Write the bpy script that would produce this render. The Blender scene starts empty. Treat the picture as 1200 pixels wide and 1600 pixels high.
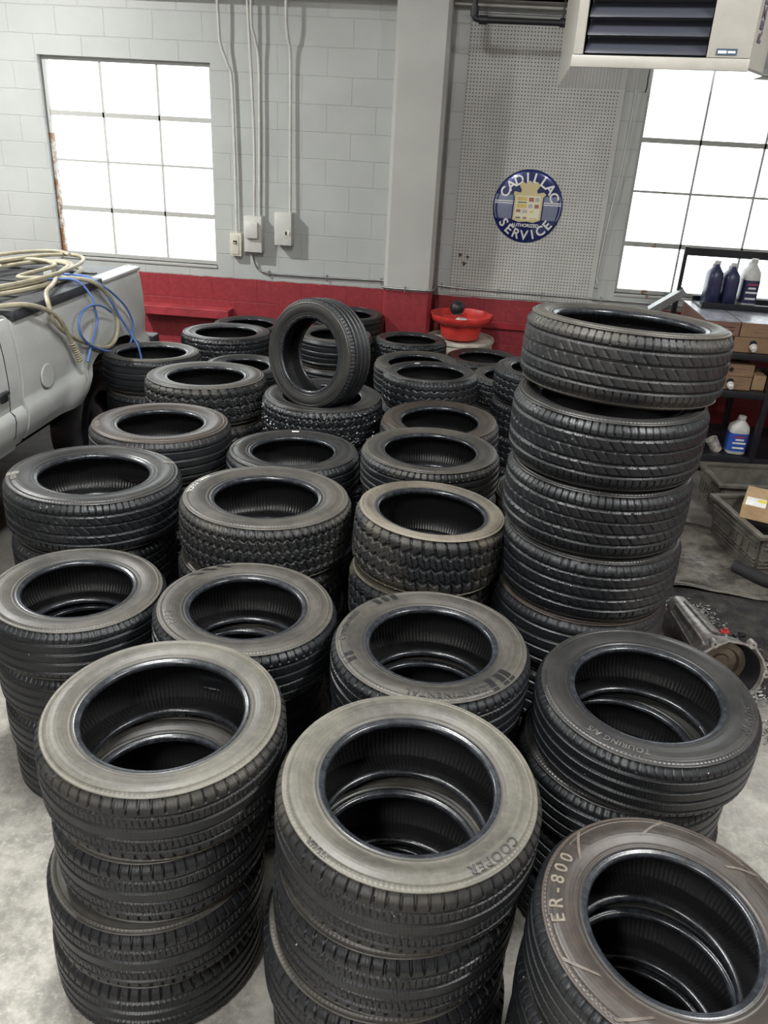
import bpy, bmesh, math, random
import numpy as np
from mathutils import Vector, Matrix
random.seed(7); rng = np.random.default_rng(7)
C = bpy.context.scene.collection
SC = bpy.context.scene

# ------------------------------------------------------------------ camera
H = 2.33
FPX, YAW, PITCH, ROLL = 1256.8, -0.0916, 0.4429, 0.0553
cy, sy = math.cos(YAW), math.sin(YAW)
fw = Vector((sy*math.cos(PITCH), cy*math.cos(PITCH), -math.sin(PITCH)))
rt = Vector((cy, -sy, 0)); up = rt.cross(fw)
rr = math.cos(ROLL)*rt + math.sin(ROLL)*up
uu = -math.sin(ROLL)*rt + math.cos(ROLL)*up
cam_d = bpy.data.cameras.new('camera'); cam = bpy.data.objects.new('camera', cam_d); C.objects.link(cam)
cam_d.sensor_fit = 'VERTICAL'; cam_d.sensor_height = 24; cam_d.sensor_width = 18
cam_d.lens = 24*FPX/1600; cam_d.clip_start = .05
cam.matrix_world = Matrix(((rr.x, uu.x, -fw.x, 0), (rr.y, uu.y, -fw.y, 0), (rr.z, uu.z, -fw.z, H), (0, 0, 0, 1)))
SC.camera = cam
# ------------------------------------------------------------------ exposure
SC.view_settings.view_transform = 'Standard'
try: SC.view_settings.look = 'None'
except Exception: pass
SC.view_settings.gamma = 1; SC.view_settings.use_curve_mapping = False
SC.view_settings.exposure = 0.26
# ------------------------------------------------------------------ world: bright overcast day outside
w = bpy.data.worlds.new('overcast_sky'); SC.world = w; w.use_nodes = True
bg = w.node_tree.nodes['Background']; bg.inputs[0].default_value = (.93, .97, 1, 1); bg.inputs[1].default_value = 3.6

def portal(name, loc, sx, sz):
    l = bpy.data.lights.new(name, 'AREA'); l.shape = 'RECTANGLE'; l.size = sx; l.size_y = sz
    l.cycles.is_portal = True
    o = bpy.data.objects.new(name, l); o.location = loc
    o.rotation_euler = (math.radians(-90), 0, 0)      # -Z of the lamp points into the room (-Y)
    C.objects.link(o)
portal('daylight_portal', (-3.0, 7.42, 1.96), 1.55, 1.6)
portal('daylight_portal', (2.2, 7.42, 2.0), 2.1, 1.75)

LIGHTS = [  # x, y, z, yaw, watts, length, width
    (-4.2, 4.9, 4.0, 0, 190, .22, .18),
    (-0.9, 2.0, 4.2, math.pi/2, 120, 1.2, .28),
    (2.2, 1.6, 4.2, math.pi/2, 120, 1.2, .28),
    (-1.2, -1.4, 4.2, math.pi/2, 135, 1.2, .28),
]

# ------------------------------------------------------------------ node helpers
class NT:
    def __init__(s, name):
        s.m = bpy.data.materials.new(name); s.m.use_nodes = True
        s.t = s.m.node_tree; s.b = s.t.nodes['Principled BSDF']; s.o = s.t.nodes['Material Output']
    def n(s, kind, **k):
        nd = s.t.nodes.new('ShaderNode'+kind)
        for a, v in k.items():
            if a == 'ins':
                for i, x in v.items():
                    if hasattr(x, 'type') and hasattr(x, 'links'): s.t.links.new(x, nd.inputs[i])
                    else: nd.inputs[i].default_value = x
            else: setattr(nd, a, v)
        return nd
    def math(s, op, a, b=0.0, c=0.0):
        nd = s.n('Math', operation=op)
        for i, x in enumerate((a, b, c)):
            if isinstance(x, (int, float)): nd.inputs[i].default_value = x
            else: s.t.links.new(x, nd.inputs[i])
        return nd.outputs[0]
    def mix(s, f, a, b):
        nd = s.n('Mix', data_type='RGBA')
        for i, x in ((0, f), (6, a), (7, b)):
            if isinstance(x, (int, float)): nd.inputs[i].default_value = x
            elif isinstance(x, tuple): nd.inputs[i].default_value = (*x[:3], 1)
            else: s.t.links.new(x, nd.inputs[i])
        return nd.outputs[2]
    def ramp(s, f, lo, hi):
        nd = s.n('MapRange', interpolation_type='SMOOTHSTEP', ins={0: f, 1: lo, 2: hi}); return nd.outputs[0]
    def noise(s, scale, vec, detail=4, rough=.6):
        return s.n('TexNoise', ins={'Scale': scale, 'Vector': vec, 'Detail': detail, 'Roughness': rough}).outputs[0]
    def co(s, k='Object'): return s.n('TexCoord').outputs[k]
    def set(s, **k):
        for a, v in k.items():
            a = {'color': 'Base Color', 'rough': 'Roughness', 'metal': 'Metallic', 'normal': 'Normal', 'coat': 'Coat Weight',
                 'trans': 'Transmission Weight', 'spec': 'Specular IOR Level', 'emi': 'Emission Color', 'emis': 'Emission Strength', 'alpha': 'Alpha'}[a]
            if isinstance(v, (int, float)): s.b.inputs[a].default_value = v
            elif isinstance(v, tuple): s.b.inputs[a].default_value = (*v[:3], 1)
            else: s.t.links.new(v, s.b.inputs[a])
        return s.m
    def bump(s, h, strength=.3, dist=.01):
        return s.n('Bump', ins={'Height': h, 'Strength': strength, 'Distance': dist}).outputs[0]

def plain(name, col, rough=.5, metal=0., var=.15, scale=8., spec=.5, bump=0.):
    a = NT(name); v = a.co(); nz = a.noise(scale, v)
    f = a.ramp(nz, .3, .7)
    c = a.mix(f, tuple(x*(1-var) for x in col), tuple(min(1, x*(1+var)) for x in col))
    a.set(color=c, rough=rough, metal=metal, spec=spec)
    if bump: a.set(normal=a.bump(a.noise(scale*8, v), .3, bump))
    return a.m

# ------------------------------------------------------------------ geometry helpers
def tag(o, label, cat, group=None, kind=None):
    if label: o['label'] = label
    if cat: o['category'] = cat
    if group: o['group'] = group
    if kind: o['kind'] = kind
    return o
def thing(name, label, cat, loc=(0, 0, 0), group=None, kind=None):
    o = bpy.data.objects.new(name, None); C.objects.link(o); o.location = loc; o.empty_display_size = .1
    return tag(o, label, cat, group, kind)
def link(name, me, mat=None, parent=None, loc=None):
    o = bpy.data.objects.new(name, me); C.objects.link(o)
    if mat is not None and not me.materials: me.materials.append(mat)
    if parent is not None: o.parent = parent
    if loc is not None: o.location = loc
    return o
def smooth(me, ang=35):
    me.polygons.foreach_set('use_smooth', [True]*len(me.polygons))
    try: me.set_sharp_from_angle(angle=math.radians(ang))
    except Exception: pass
class MB:
    """collects shapes (world coordinates minus an origin) for ONE mesh"""
    def __init__(s, org=(0, 0, 0)): s.v = []; s.f = []; s.org = Vector(org)
    def add(s, vs, fs):
        n = len(s.v); s.v += [tuple(Vector(v)-s.org) for v in vs]; s.f += [tuple(i+n for i in f) for f in fs]; return s
    def box(s, x0, x1, y0, y1, z0, z1, rot=0, piv=None, bev=0):
        bm = bmesh.new()
        vs = [bm.verts.new((x, y, z)) for x in (x0, x1) for y in (y0, y1) for z in (z0, z1)]
        for f in ((0, 1, 3, 2), (4, 6, 7, 5), (0, 4, 5, 1), (2, 3, 7, 6), (0, 2, 6, 4), (1, 5, 7, 3)): bm.faces.new([vs[i] for i in f])
        if bev: bmesh.ops.bevel(bm, geom=bm.edges[:], offset=bev, segments=2, affect='EDGES', profile=.5)
        if rot:
            p = Vector(piv or ((x0+x1)/2, (y0+y1)/2, (z0+z1)/2)); R = Matrix.Rotation(rot, 3, 'Z')
            for v in bm.verts: v.co = R @ (v.co-p)+p
        bm.verts.index_update()
        s.add([v.co.copy() for v in bm.verts], [[v.index for v in f.verts] for f in bm.faces]); bm.free(); return s
    def obox(s, c, ax, ay, az, hx, hy, hz, bev=0):
        """oriented box from unit axes"""
        t = MB().box(-hx, hx, -hy, hy, -hz, hz, bev=bev)
        ax, ay, az, c = map(Vector, (ax, ay, az, c))
        return s.add([c+ax*v[0]+ay*v[1]+az*v[2] for v in t.v], t.f)
    def tube(s, pts, r, seg=10, cap=True):
        pts = [Vector(p) for p in pts]; n = len(pts); rs = r if isinstance(r, (list, tuple)) else [r]*n
        vs = []; fs = []; prev = None
        for i, p in enumerate(pts):
            d = (pts[min(i+1, n-1)]-pts[max(i-1, 0)]).normalized()
            if prev is None:
                a = d.orthogonal().normalized()
            else:
                a = (prev-d*prev.dot(d)); a = a.normalized() if a.length > 1e-6 else d.orthogonal().normalized()
            prev = a; b = d.cross(a)
            for k in range(seg):
                t = 2*math.pi*k/seg; vs.append(p+rs[i]*(a*math.cos(t)+b*math.sin(t)))
        for i in range(n-1):
            for k in range(seg): fs.append((i*seg+k, i*seg+(k+1) % seg, (i+1)*seg+(k+1) % seg, (i+1)*seg+k))
        if cap: fs.append(tuple(range(seg))[::-1]); fs.append(tuple((n-1)*seg+k for k in range(seg)))
        return s.add(vs, fs)
    def lathe(s, c, prof, seg=48, ax=(0, 0, 1), wob=None):
        ax = Vector(ax).normalized(); a = ax.orthogonal().normalized(); b = ax.cross(a); c = Vector(c); vs = []; fs = []
        if abs(ax.z) > .999: a = Vector((1, 0, 0)); b = Vector((0, 1, 0))
        for j, (r, z) in enumerate(prof):
            for k in range(seg):
                t = 2*math.pi*k/seg; q = r*(1+(wob(j, t) if wob else 0))
                vs.append(c+ax*z+q*(a*math.cos(t)+b*math.sin(t)))
        for j in range(len(prof)-1):
            for k in range(seg): fs.append((j*seg+k, j*seg+(k+1) % seg, (j+1)*seg+(k+1) % seg, (j+1)*seg+k))
        return s.add(vs, fs)
    def prism(s, poly, d):
        """poly: list of 3-D points, extruded by vector d"""
        n = len(poly); d = Vector(d); P = [Vector(p) for p in poly]
        return s.add(P+[p+d for p in P], [tuple(range(n))[::-1], tuple(range(n, 2*n))]+[(i, (i+1) % n, n+(i+1) % n, n+i) for i in range(n)])
    def mesh(s, name, sm=None):
        me = bpy.data.meshes.new(name); me.from_pydata(s.v, [], s.f); me.update()
        bm = bmesh.new(); bm.from_mesh(me); bmesh.ops.recalc_face_normals(bm, faces=bm.faces[:]); bm.to_mesh(me); bm.free()
        if sm: smooth(me, sm)
        return me
    def build(s, name, mat, parent=None, sm=None):
        o = link(name, s.mesh(name, sm), mat, parent)
        o.location = s.org if parent is None or parent.type != 'EMPTY' else s.org-parent.location
        if parent is not None and parent.type == 'MESH': o.location = s.org-(parent.location+(parent.parent.location if parent.parent else Vector()))
        return o
def spline(pts, n=10):
    P = [Vector(p) for p in pts]; P = [2*P[0]-P[1]]+P+[2*P[-1]-P[-2]]; out = []
    for i in range(1, len(P)-2):
        for k in range(n):
            t = k/n; a, b, c, d = P[i-1:i+3]
            out.append(.5*((2*b)+(c-a)*t+(2*a-5*b+4*c-d)*t*t+(3*b-a-3*c+d)*t**3))
    out.append(P[-2]); return out
def text_mesh(body, size, extrude, spacing=1.0, align='CENTER', bold=0.0):
    cu = bpy.data.curves.new('lettering', 'FONT'); cu.body = body; cu.size = size; cu.extrude = extrude
    cu.align_x = align; cu.space_character = spacing; cu.offset = bold; cu.resolution_u = 3
    o = bpy.data.objects.new('lettering_source', cu); C.objects.link(o)
    dg = bpy.context.evaluated_depsgraph_get(); me = bpy.data.meshes.new_from_object(o.evaluated_get(dg))
    C.objects.unlink(o); bpy.data.objects.remove(o); me.materials.clear(); return me
def struct(name, mb, mat, sm=None, parent=None):
    o = mb.build(name, mat, parent, sm)
    if parent is None: o['kind'] = 'structure'
    return o

# ================================================================== SETTING
YW = 7.2
def wall_mat(name, white, red, dark=None, zline=1.066, blocks=True):
    a = NT(name); v = a.co(); sep = a.n('SeparateXYZ', ins={0: v}); x, z = sep.outputs[0], sep.outputs[2]; yy = sep.outputs[1]
    hor = a.math('ADD', x, yy)
    nb = a.noise(1.3, v, 3); ns = a.noise(26, v, 5, .65); nf = a.noise(160, v, 3)
    wob = a.math('MULTIPLY', a.math('SUBTRACT', a.noise(9, v, 3), .5), .02)
    isred = a.math('LESS_THAN', a.math('ADD', z, wob), zline)
    wcol = a.mix(a.ramp(nb, .3, .75), tuple(c*.88 for c in white), white)
    wcol = a.mix(a.math('MULTIPLY', a.ramp(ns, .58, .78), .22), wcol, tuple(c*.55 for c in white))
    rcol = a.mix(a.ramp(ns, .35, .75), tuple(c*.72 for c in red), red)
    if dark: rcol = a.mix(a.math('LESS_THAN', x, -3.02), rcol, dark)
    col = a.mix(isred, wcol, rcol)
    h = a.math('ADD', a.math('MULTIPLY', nf, .10), a.math('MULTIPLY', ns, .22))
    if blocks:
        cb = a.n('CombineXYZ', ins={0: a.math('ADD', hor, wob), 1: a.math('ADD', a.math('SUBTRACT', z, 1.066), a.math('MULTIPLY', wob, .6)), 2: 0.0})
        br = a.n('TexBrick', offset=.5, ins={'Vector': cb.outputs[0], 'Scale': 1.0, 'Mortar Size': .0045, 'Mortar Smooth': .5, 'Brick Width': .4064, 'Row Height': .2032,
                 'Color1': (1, 1, 1, 1), 'Color2': (.93, .93, .93, 1), 'Mortar': (0, 0, 0, 1)})
        m = br.outputs[1]
        col = a.mix(a.math('MULTIPLY', m, .4), col, a.mix(isred, (.36, .37, .36), (.20, .02, .03)))
        tint = a.n('Mix', data_type='RGBA', blend_type='MULTIPLY', ins={0: .6, 6: col, 7: br.outputs[0]})
        h = a.math('SUBTRACT', h, a.math('MULTIPLY', m, 1.0)); 
    a.set(color=col, rough=.42, normal=a.bump(h, .55, .006))
    return a.m
WHITE = (.46, .475, .46); RED = (.34, .040, .050)
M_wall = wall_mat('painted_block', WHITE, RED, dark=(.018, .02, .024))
M_wallr = wall_mat('painted_block_right', WHITE, (.29, .032, .042), zline=1.05)
M_pillar = wall_mat('painted_pillar', (.50, .50, .475), RED, zline=1.115, blocks=False)
M_side = wall_mat('painted_block_side', WHITE, RED)

def floor_mat():
    a = NT('worn_concrete'); v = a.co()
    n1 = a.noise(.9, v, 5, .6); n2 = a.noise(9, v, 8, .72); n3 = a.noise(45, v, 6, .7)
    c = a.mix(a.ramp(n2, .34, .68), (.27, .26, .235), (.52, .50, .45))
    c = a.mix(a.math('MULTIPLY', a.ramp(n3, .5, .72), .7), c, (.62, .59, .53))
    c = a.mix(a.math('MULTIPLY', a.ramp(n1, .46, .62), .55), c, (.27, .26, .245))
    rust = a.ramp(a.noise(5, v, 6, .7), .60, .72)
    c = a.mix(a.math('MULTIPLY', rust, .5), c, (.27, .205, .15))
    sep = a.n('SeparateXYZ', ins={0: v})
    grime = a.ramp(a.math('ADD', sep.outputs[1], a.math('MULTIPLY', a.noise(1.2, v, 3), 1.2)), 3.2, 4.4)
    c = a.mix(a.math('MULTIPLY', grime, .75), c, (.055, .05, .045))
    rg = a.math('SUBTRACT', .8, a.math('MULTIPLY', grime, .42))
    a.set(color=c, rough=rg, normal=a.bump(a.math('ADD', n3, n2), .35, .004)); return a.m
M_floor = floor_mat()
X0, X1, Y0, Y1, ZC = -6.0, 4.6, -3.6, 7.4, 4.4
struct('floor', MB().box(X0-.2, X1+.2, Y0-.2, Y1, -.15, 0), M_floor)
M_ceil = plain('ceiling_paint', (.55, .55, .53), .8)
struct('ceiling', MB().box(X0-.2, X1+.2, Y0-.2, Y1, ZC, ZC+.15), M_ceil)
# rear wall with two window openings
W1 = (-3.735, -2.27, 1.165, 2.75); W2 = (1.205, 3.16, 1.17, 2.85)
wl = MB()
wl.box(X0, W1[0], YW, Y1, 0, ZC).box(W1[0], W1[1], YW, Y1, 0, W1[2]).box(W1[0], W1[1], YW, Y1, W1[3], ZC).box(W1[1], -.53, YW, Y1, 0, ZC)
struct('wall_back', wl, M_wall)
wr = MB()
wr.box(-.53, W2[0], YW, Y1, 0, ZC).box(W2[0], W2[1], YW, Y1, 0, W2[2]).box(W2[0], W2[1], YW, Y1, W2[3], ZC).box(W2[1], X1, YW, Y1, 0, ZC)
struct('wall_back_right', wr, M_wallr)
struct('wall_left', MB().box(X0-.2, X0, Y0-.2, Y1, 0, ZC), M_side)
struct('wall_right', MB().box(X1, X1+.2, Y0-.2, Y1, 0, ZC), M_side)
struct('wall_front', MB().box(X0, X1, Y0-.2, Y0, 0, ZC), M_side)
pl = MB().prism([(-.745, YW, 0), (-.745, 6.93, 0), (-.715, 6.9, 0), (-.365, 6.9, 0), (-.335, 6.93, 0), (-.335, YW, 0)], (0, 0, ZC))
struct('wall_pillar', pl, M_pillar)
# roof beam along the top of the wall
M_beam = plain('beam_paint', (.52, .51, .48), .5, var=.2)
b = MB().box(X0, X1, 6.98, 7.0, 3.235, 3.42).box(X0, X1, 6.98, YW, 3.235, 3.25).box(X0, X1, 6.98, YW, 3.405, 3.42)
struct('trim_1', b, M_beam)
# windows
M_frame = None
def frame_mat():
    a = NT('old_window_paint'); v = a.co(); n = a.noise(14, v, 6, .7); sep = a.n('SeparateXYZ', ins={0: v})
    r = a.math('MULTIPLY', a.ramp(n, .40, .55), a.math('MULTIPLY', a.math('LESS_THAN', a.math('ABSOLUTE', a.math('ADD', sep.outputs[0], .715)), .025), a.math('LESS_THAN', sep.outputs[2], 1.0)))
    c = a.mix(a.math('ADD', r, a.math('MULTIPLY', a.ramp(n, .60, .70), .4)), (.42, .42, .40), (.23, .11, .045))
    a.set(color=c, rough=.6, normal=a.bump(a.noise(60, v, 4), .4, .004)); return a.m
M_frame = frame_mat()
g = NT('window_glass'); tr = g.n('BsdfTransparent', ins={0: (.97, .98, .97, 1)}); gl = g.n('BsdfGlossy', ins={0: (1, 1, 1, 1), 'Roughness': .08})
mx = g.n('MixShader', ins={0: .06}); g.t.links.new(tr.outputs[0], mx.inputs[1]); g.t.links.new(gl.outputs[0], mx.inputs[2]); g.t.links.new(mx.outputs[0], g.o.inputs[0])
M_glass = g.m
def window(name, W, cols, rows, heavy):
    x0, x1, z0, z1 = W; yf = YW+.07
    root = thing(name, None, None, ((x0+x1)/2, YW+.1, z0)); root['kind'] = 'structure'
    f = MB(root.location)
    t = .030
    f.box(x0, x0+t, yf-.012, yf+.03, z0, z1).box(x1-t, x1, yf-.012, yf+.03, z0, z1).box(x0+t, x1-t, yf-.012, yf+.03, z0, z0+t).box(x0+t, x1-t, yf-.012, yf+.03, z1-t, z1)
    f.build('window_frame', M_frame, root)
    m = MB(root.location)
    for c in cols: m.box(c-.0075, c+.0075, yf-.004, yf+.024, z0+t, z1-t)
    for i, r in enumerate(rows):
        h = .019 if i in heavy else .0085
        m.box(x0+t, x1-t, yf-.004*(i in heavy), yf+.028, r-h, r+h)
    m.build('muntin', M_frame, root)
    xs = [x0+t]+cols+[x1-t]; zs = [z0+t]+rows+[z1-t]
    for i in range(len(xs)-1):
        for j in range(len(zs)-1):
            MB(root.location).box(xs[i]+.002, xs[i+1]-.002, yf+.010, yf+.014, zs[j]+.002, zs[j+1]-.002).build('pane', M_glass, root)
    s = MB(root.location).box(x0, x1, YW-.012, yf-.012, z0-.022, z0, bev=.003); s.build('window_sill', M_frame, root)
    return root
window('window_1', W1, [-3.235, -2.747], [1.565, 1.957, 2.325], (0, 2))
window('window_2', W2, [1.692, 2.19, 2.68], [1.57, 1.98, 2.362], (0, 2))

# ================================================================== LIGHTS OF THE ROOM
M_lhouse = plain('white_enamel', (.7, .7, .7), .4)
a = NT('lamp_diffuser'); a.set(color=(.9, .9, .9), emi=(.97, 1, 1), emis=4.0); M_diff = a.m
def ceiling_light(i, x, y, z, yaw, wt, L, Wd):
    t = thing('ceiling_light', ['small square floodlight under the ceiling above the parked truck', 'long white strip light above the middle of the tire rows',
              'long white strip light above the aisle right of the tires', 'long white strip light behind the photographer'][i], 'light', (x, y, z))
    M = MB(t.location).box(x-L/2, x+L/2, y-Wd/2, y+Wd/2, z, z+.09, bev=.01).build('lamp_housing', M_lhouse, t)
    d = MB(t.location).box(x-L/2+.02, x+L/2-.02, y-Wd/2+.02, y+Wd/2-.02, z-.012, z-.002).build('diffuser', M_diff, t)
    r = MB(t.location).tube([(x-L*.3, y, z+.09), (x-L*.3, y, ZC)], .006, 6).tube([(x+L*.3, y, z+.09), (x+L*.3, y, ZC)], .006, 6).build('hanger', M_lhouse, t)
    l = bpy.data.lights.new('strip_lamp', 'AREA'); l.shape = 'RECTANGLE'; l.size = L-.05; l.size_y = Wd-.05; l.energy = wt; l.color = (1, 1, .975)
    lo = bpy.data.objects.new('strip_lamp', l); C.objects.link(lo); lo.parent = t; lo.location = (0, 0, -.02)
    t.rotation_euler.z = yaw
for i, q in enumerate(LIGHTS): ceiling_light(i, *q)

# ================================================================== TIRES
def rubber(name, base, dust, amt, rough, kind):
    a = NT(name); v = a.co(); uv = a.co('UV'); oi = a.n('ObjectInfo').outputs['Random']
    off = a.n('VectorMath', operation='ADD', ins={0: v}); cb = a.n('CombineXYZ', ins={0: a.math('MULTIPLY', oi, 37), 1: a.math('MULTIPLY', oi, 11), 2: 0.0}); a.t.links.new(cb.outputs[0], off.inputs[1])
    vv = off.outputs[0]
    su = a.n('SeparateXYZ', ins={0: uv}); u, t = su.outputs[0], su.outputs[1]
    n1 = a.noise(5, vv, 5, .6); n2 = a.noise(45, vv, 5, .7)
    if kind == 'side':
        un = a.n('TexNoise', ins={'Scale': 1.0, 'Detail': 4, 'Vector': a.n('VectorMath', operation='MULTIPLY', ins={0: uv, 1: (3, 9, 1)}).outputs[0]}).outputs[0]
        edge = a.math('MULTIPLY', a.ramp(t, .55, .95), .35)
        d = a.math('ADD', a.math('ADD', a.math('MULTIPLY', a.ramp(n1, .32, .68), .50), a.math('MULTIPLY', a.ramp(n2, .40, .70), .30)), a.math('ADD', edge, a.math('MULTIPLY', a.ramp(un, .4, .65), .25)))
        d = a.math('MULTIPLY', d, a.ramp(t, .0, .16))
        c = a.mix(a.math('MINIMUM', a.math('MULTIPLY', d, amt), 1.0), base, dust)
        ring = a.math('SINE', a.math('MULTIPLY', t, 60)); rad = a.math('SINE', a.math('MULTIPLY', u, 2*math.pi*160))
        band = a.math('MULTIPLY', a.ramp(t, .80, .84), a.ramp(t, .96, .92))
        h = a.math('ADD', a.math('MULTIPLY', ring, .04), a.math('MULTIPLY', a.math('MULTIPLY', rad, band), .18))
        h = a.math('ADD', h, a.math('MULTIPLY', n2, .35))
        a.set(color=c, rough=a.math('ADD', rough, a.math('MULTIPLY', a.math('SUBTRACT', n1, .5), .3)), normal=a.bump(h, .35, .004), spec=.5)
    else:
        at = a.math('ABSOLUTE', t)
        d = a.math('MULTIPLY', a.ramp(n1, .35, .7), a.math('ADD', .25, a.math('MULTIPLY', a.ramp(at, .6, .95), .75)))
        sip = a.math('SINE', a.math('ADD', a.math('MULTIPLY', u, 2*math.pi*230), a.math('MULTIPLY', t, 9)))
        sipm = a.math('MULTIPLY', a.ramp(sip, .72, .92), a.ramp(n2, .42, .56))
        c = a.mix(a.math('MINIMUM', a.math('MULTIPLY', d, amt), 1.0), base, dust)
        vor = a.n('TexVoronoi', ins={'Scale': 1.0, 'Vector': a.n('VectorMath', operation='MULTIPLY', ins={0: uv, 1: (95, 7, 1)}).outputs[0]})
        rc = a.n('SeparateColor', ins={0: vor.outputs['Color']}).outputs[0]
        st = a.math('MULTIPLY', a.math('LESS_THAN', vor.outputs[0], .09), a.math('GREATER_THAN', a.math('FRACT', a.math('ADD', rc, oi)), .975))
        c = a.mix(st, c, (.55, .52, .46))
        h = a.math('SUBTRACT', a.math('MULTIPLY', n2, .3), a.math('MULTIPLY', sipm, .8))
        a.set(color=c, rough=rough, normal=a.bump(h, .5, .003))
    return a.m
BL = (.0085, .0098, .012)
DG = (.10, .092, .080); DB = (.088, .068, .053)
MT = {k: rubber('tread_rubber_'+k, BL, dst, am, r, 'tread') for k, dst, am, r in
      (('clean', (.022, .024, .026), .5, .42), ('dusty', (.062, .057, .046), .95, .5), ('muddy', (.13, .115, .085), 1.0, .6), ('brown', (.042, .035, .030), .8, .5))}
MS = {k: rubber('sidewall_rubber_'+k, bs, dst, am, r, 'side') for k, bs, dst, am, r in
      (('clean', (.014, .0145, .015), (.040, .038, .035), .8, .36), ('dusty', (.026, .025, .023), (.082, .076, .065), .95, .45), ('muddy', (.06, .054, .044), (.17, .15, .115), 1.1, .55),
       ('pale', (.048, .046, .040), (.145, .135, .110), .95, .46), ('brown', (.026, .021, .018), (.066, .051, .041), .9, .42))}
a = NT('bead_rubber'); v = a.co(); a.set(color=a.mix(a.ramp(a.noise(40, v), .4, .7), (.013, .0145, .018), (.030, .034, .041)), rough=.27, spec=.6, normal=a.bump(a.noise(30, v, 3), .15, .003)); M_bead = a.m
a = NT('inner_liner_rubber'); v = a.co(); uv = a.co('UV'); su = a.n('SeparateXYZ', ins={0: uv})
rib = a.math('SINE', a.math('ADD', a.math('MULTIPLY', su.outputs[0], 2*math.pi*150), a.math('MULTIPLY', su.outputs[1], 6)))
a.set(color=(.013, .013, .0135), rough=.36, spec=.55, normal=a.bump(a.math('ADD', a.math('MULTIPLY', rib, .5), a.noise(60, v)), .28, .003)); M_liner = a.m
M_letter = {k: plain('raised_letter_'+k, c, .45, var=.2, scale=60) for k, c in (('rubber', (.035, .034, .032)), ('soft', (.085, .082, .076)), ('light', (.17, .16, .14)), ('white', (.50, .49, .45)), ('brown', (.17, .145, .115)), ('dark', (.02, .02, .02)))}
M_stud = plain('steel_stud', (.75, .75, .75), .3, .8)

def grid_mesh(name, r, z, uvv, flip=False, th=None):
    """r, z: arrays (n_theta, n_prof); closed in theta"""
    nt, npf = r.shape
    ang = 2*np.pi*np.arange(nt)/nt
    co = np.stack([r*np.cos(ang)[:, None], r*np.sin(ang)[:, None], z], 2).reshape(-1, 3)
    i = np.arange(nt)[:, None]; j = np.arange(npf-1)[None, :]; i2 = (i+1) % nt
    q = np.stack([i*npf+j, i2*npf+j, i2*npf+j+1, i*npf+j+1], 2).reshape(-1, 4)
    if flip: q = q[:, ::-1]
    me = bpy.data.meshes.new(name); me.vertices.add(len(co)); me.vertices.foreach_set('co', co.ravel())
    me.loops.add(q.size); me.loops.foreach_set('vertex_index', q.ravel().astype(np.int32))
    me.polygons.add(len(q)); me.polygons.foreach_set('loop_start', np.arange(0, q.size, 4, dtype=np.int32))
    me.update(calc_edges=True)
    uvl = me.uv_layers.new(name='UVMap')
    U = np.broadcast_to((np.arange(nt)/nt)[:, None], r.shape); U2 = np.broadcast_to(((np.arange(nt)+1)/nt)[:, None], r.shape)
    V = np.broadcast_to(uvv[None, :], r.shape)
    a0 = np.stack([U[:, :-1], V[:, :-1]], 2); a1 = np.stack([U2[:, :-1], V[:, :-1]], 2); a2 = np.stack([U2[:, 1:], V[:, 1:]], 2); a3 = np.stack([U[:, 1:], V[:, 1:]], 2)
    uv = np.stack([a0, a1, a2, a3], 2).reshape(-1, 4, 2)
    if flip: uv = uv[:, ::-1]
    uvl.data.foreach_set('uv', uv.ravel().astype(np.float32))
    return me
def tri(x): return 2*np.abs(2*(x-np.floor(x+.5)))-1
def sst(x, a, b): y = np.clip((x-a)/(b-a), 0, 1); return y*y*(3-2*y)
def line(x, c, wd): return 1-sst(np.abs(x-c), wd*.45, wd)
def tread_depth(kind, u, t):
    d = np.zeros(np.broadcast(u, t).shape); at = np.abs(t)
    def lat(N, sk, lo, hi, duty=.14, ph=0):
        ff = (u*N+sk*t+ph) % 1.0
        return ((ff < duty)*1.0)*(at > lo)*(at < hi)
    if kind == 'rib':
        for c in (-.60, -.2, .2, .60): d = np.maximum(d, .0075*line(t, c, .06))
        d = np.maximum(d, .003*lat(88, .4, .68, .97, .16))
    elif kind == 'touring':
        for c in (-.55, -.19, .19, .55): d = np.maximum(d, .008*line(t, c, .055))
        d = np.maximum(d, .006*lat(66, .25, .64, 1.0, .17)); d = np.maximum(d, .003*lat(132, .9, .24, .5, .2))
    elif kind == 'uhp':
        for c in (-.56, -.2, .22, .60): d = np.maximum(d, .008*line(t, c, .05))
        d = np.maximum(d, .005*lat(84, .3, .66, .99, .15)); d = np.maximum(d, .004*lat(56, 2.4, .0, .56, .13)*(t < .55))
    elif kind == 'at':
        z = .07*tri(u*42)
        for c in (-.5, 0, .5): d = np.maximum(d, .010*line(t, c+z, .07))
        d = np.maximum(d, .010*lat(42, .6, .52, 1.01, .2)); d = np.maximum(d, .007*lat(84, 1.5, .0, .5, .16))
    elif kind == 'snow':
        z = .05*tri(u*60)
        for c in (-.62, -.22, .22, .62): d = np.maximum(d, .008*line(t, c+z, .05))
        d = np.maximum(d, .006*lat(60, 1.2, .02, 1.01, .18)); d = np.maximum(d, .003*lat(180, 1.0, .0, .95, .22))
    elif kind == 'zig':
        z = .07*tri(u*36)
        for c in (-.45, 0, .45): d = np.maximum(d, .006*line(t, c+z, .05))
        d = np.maximum(d, .005*lat(72, .3, .7, 1.0, .16))
    return d
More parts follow.
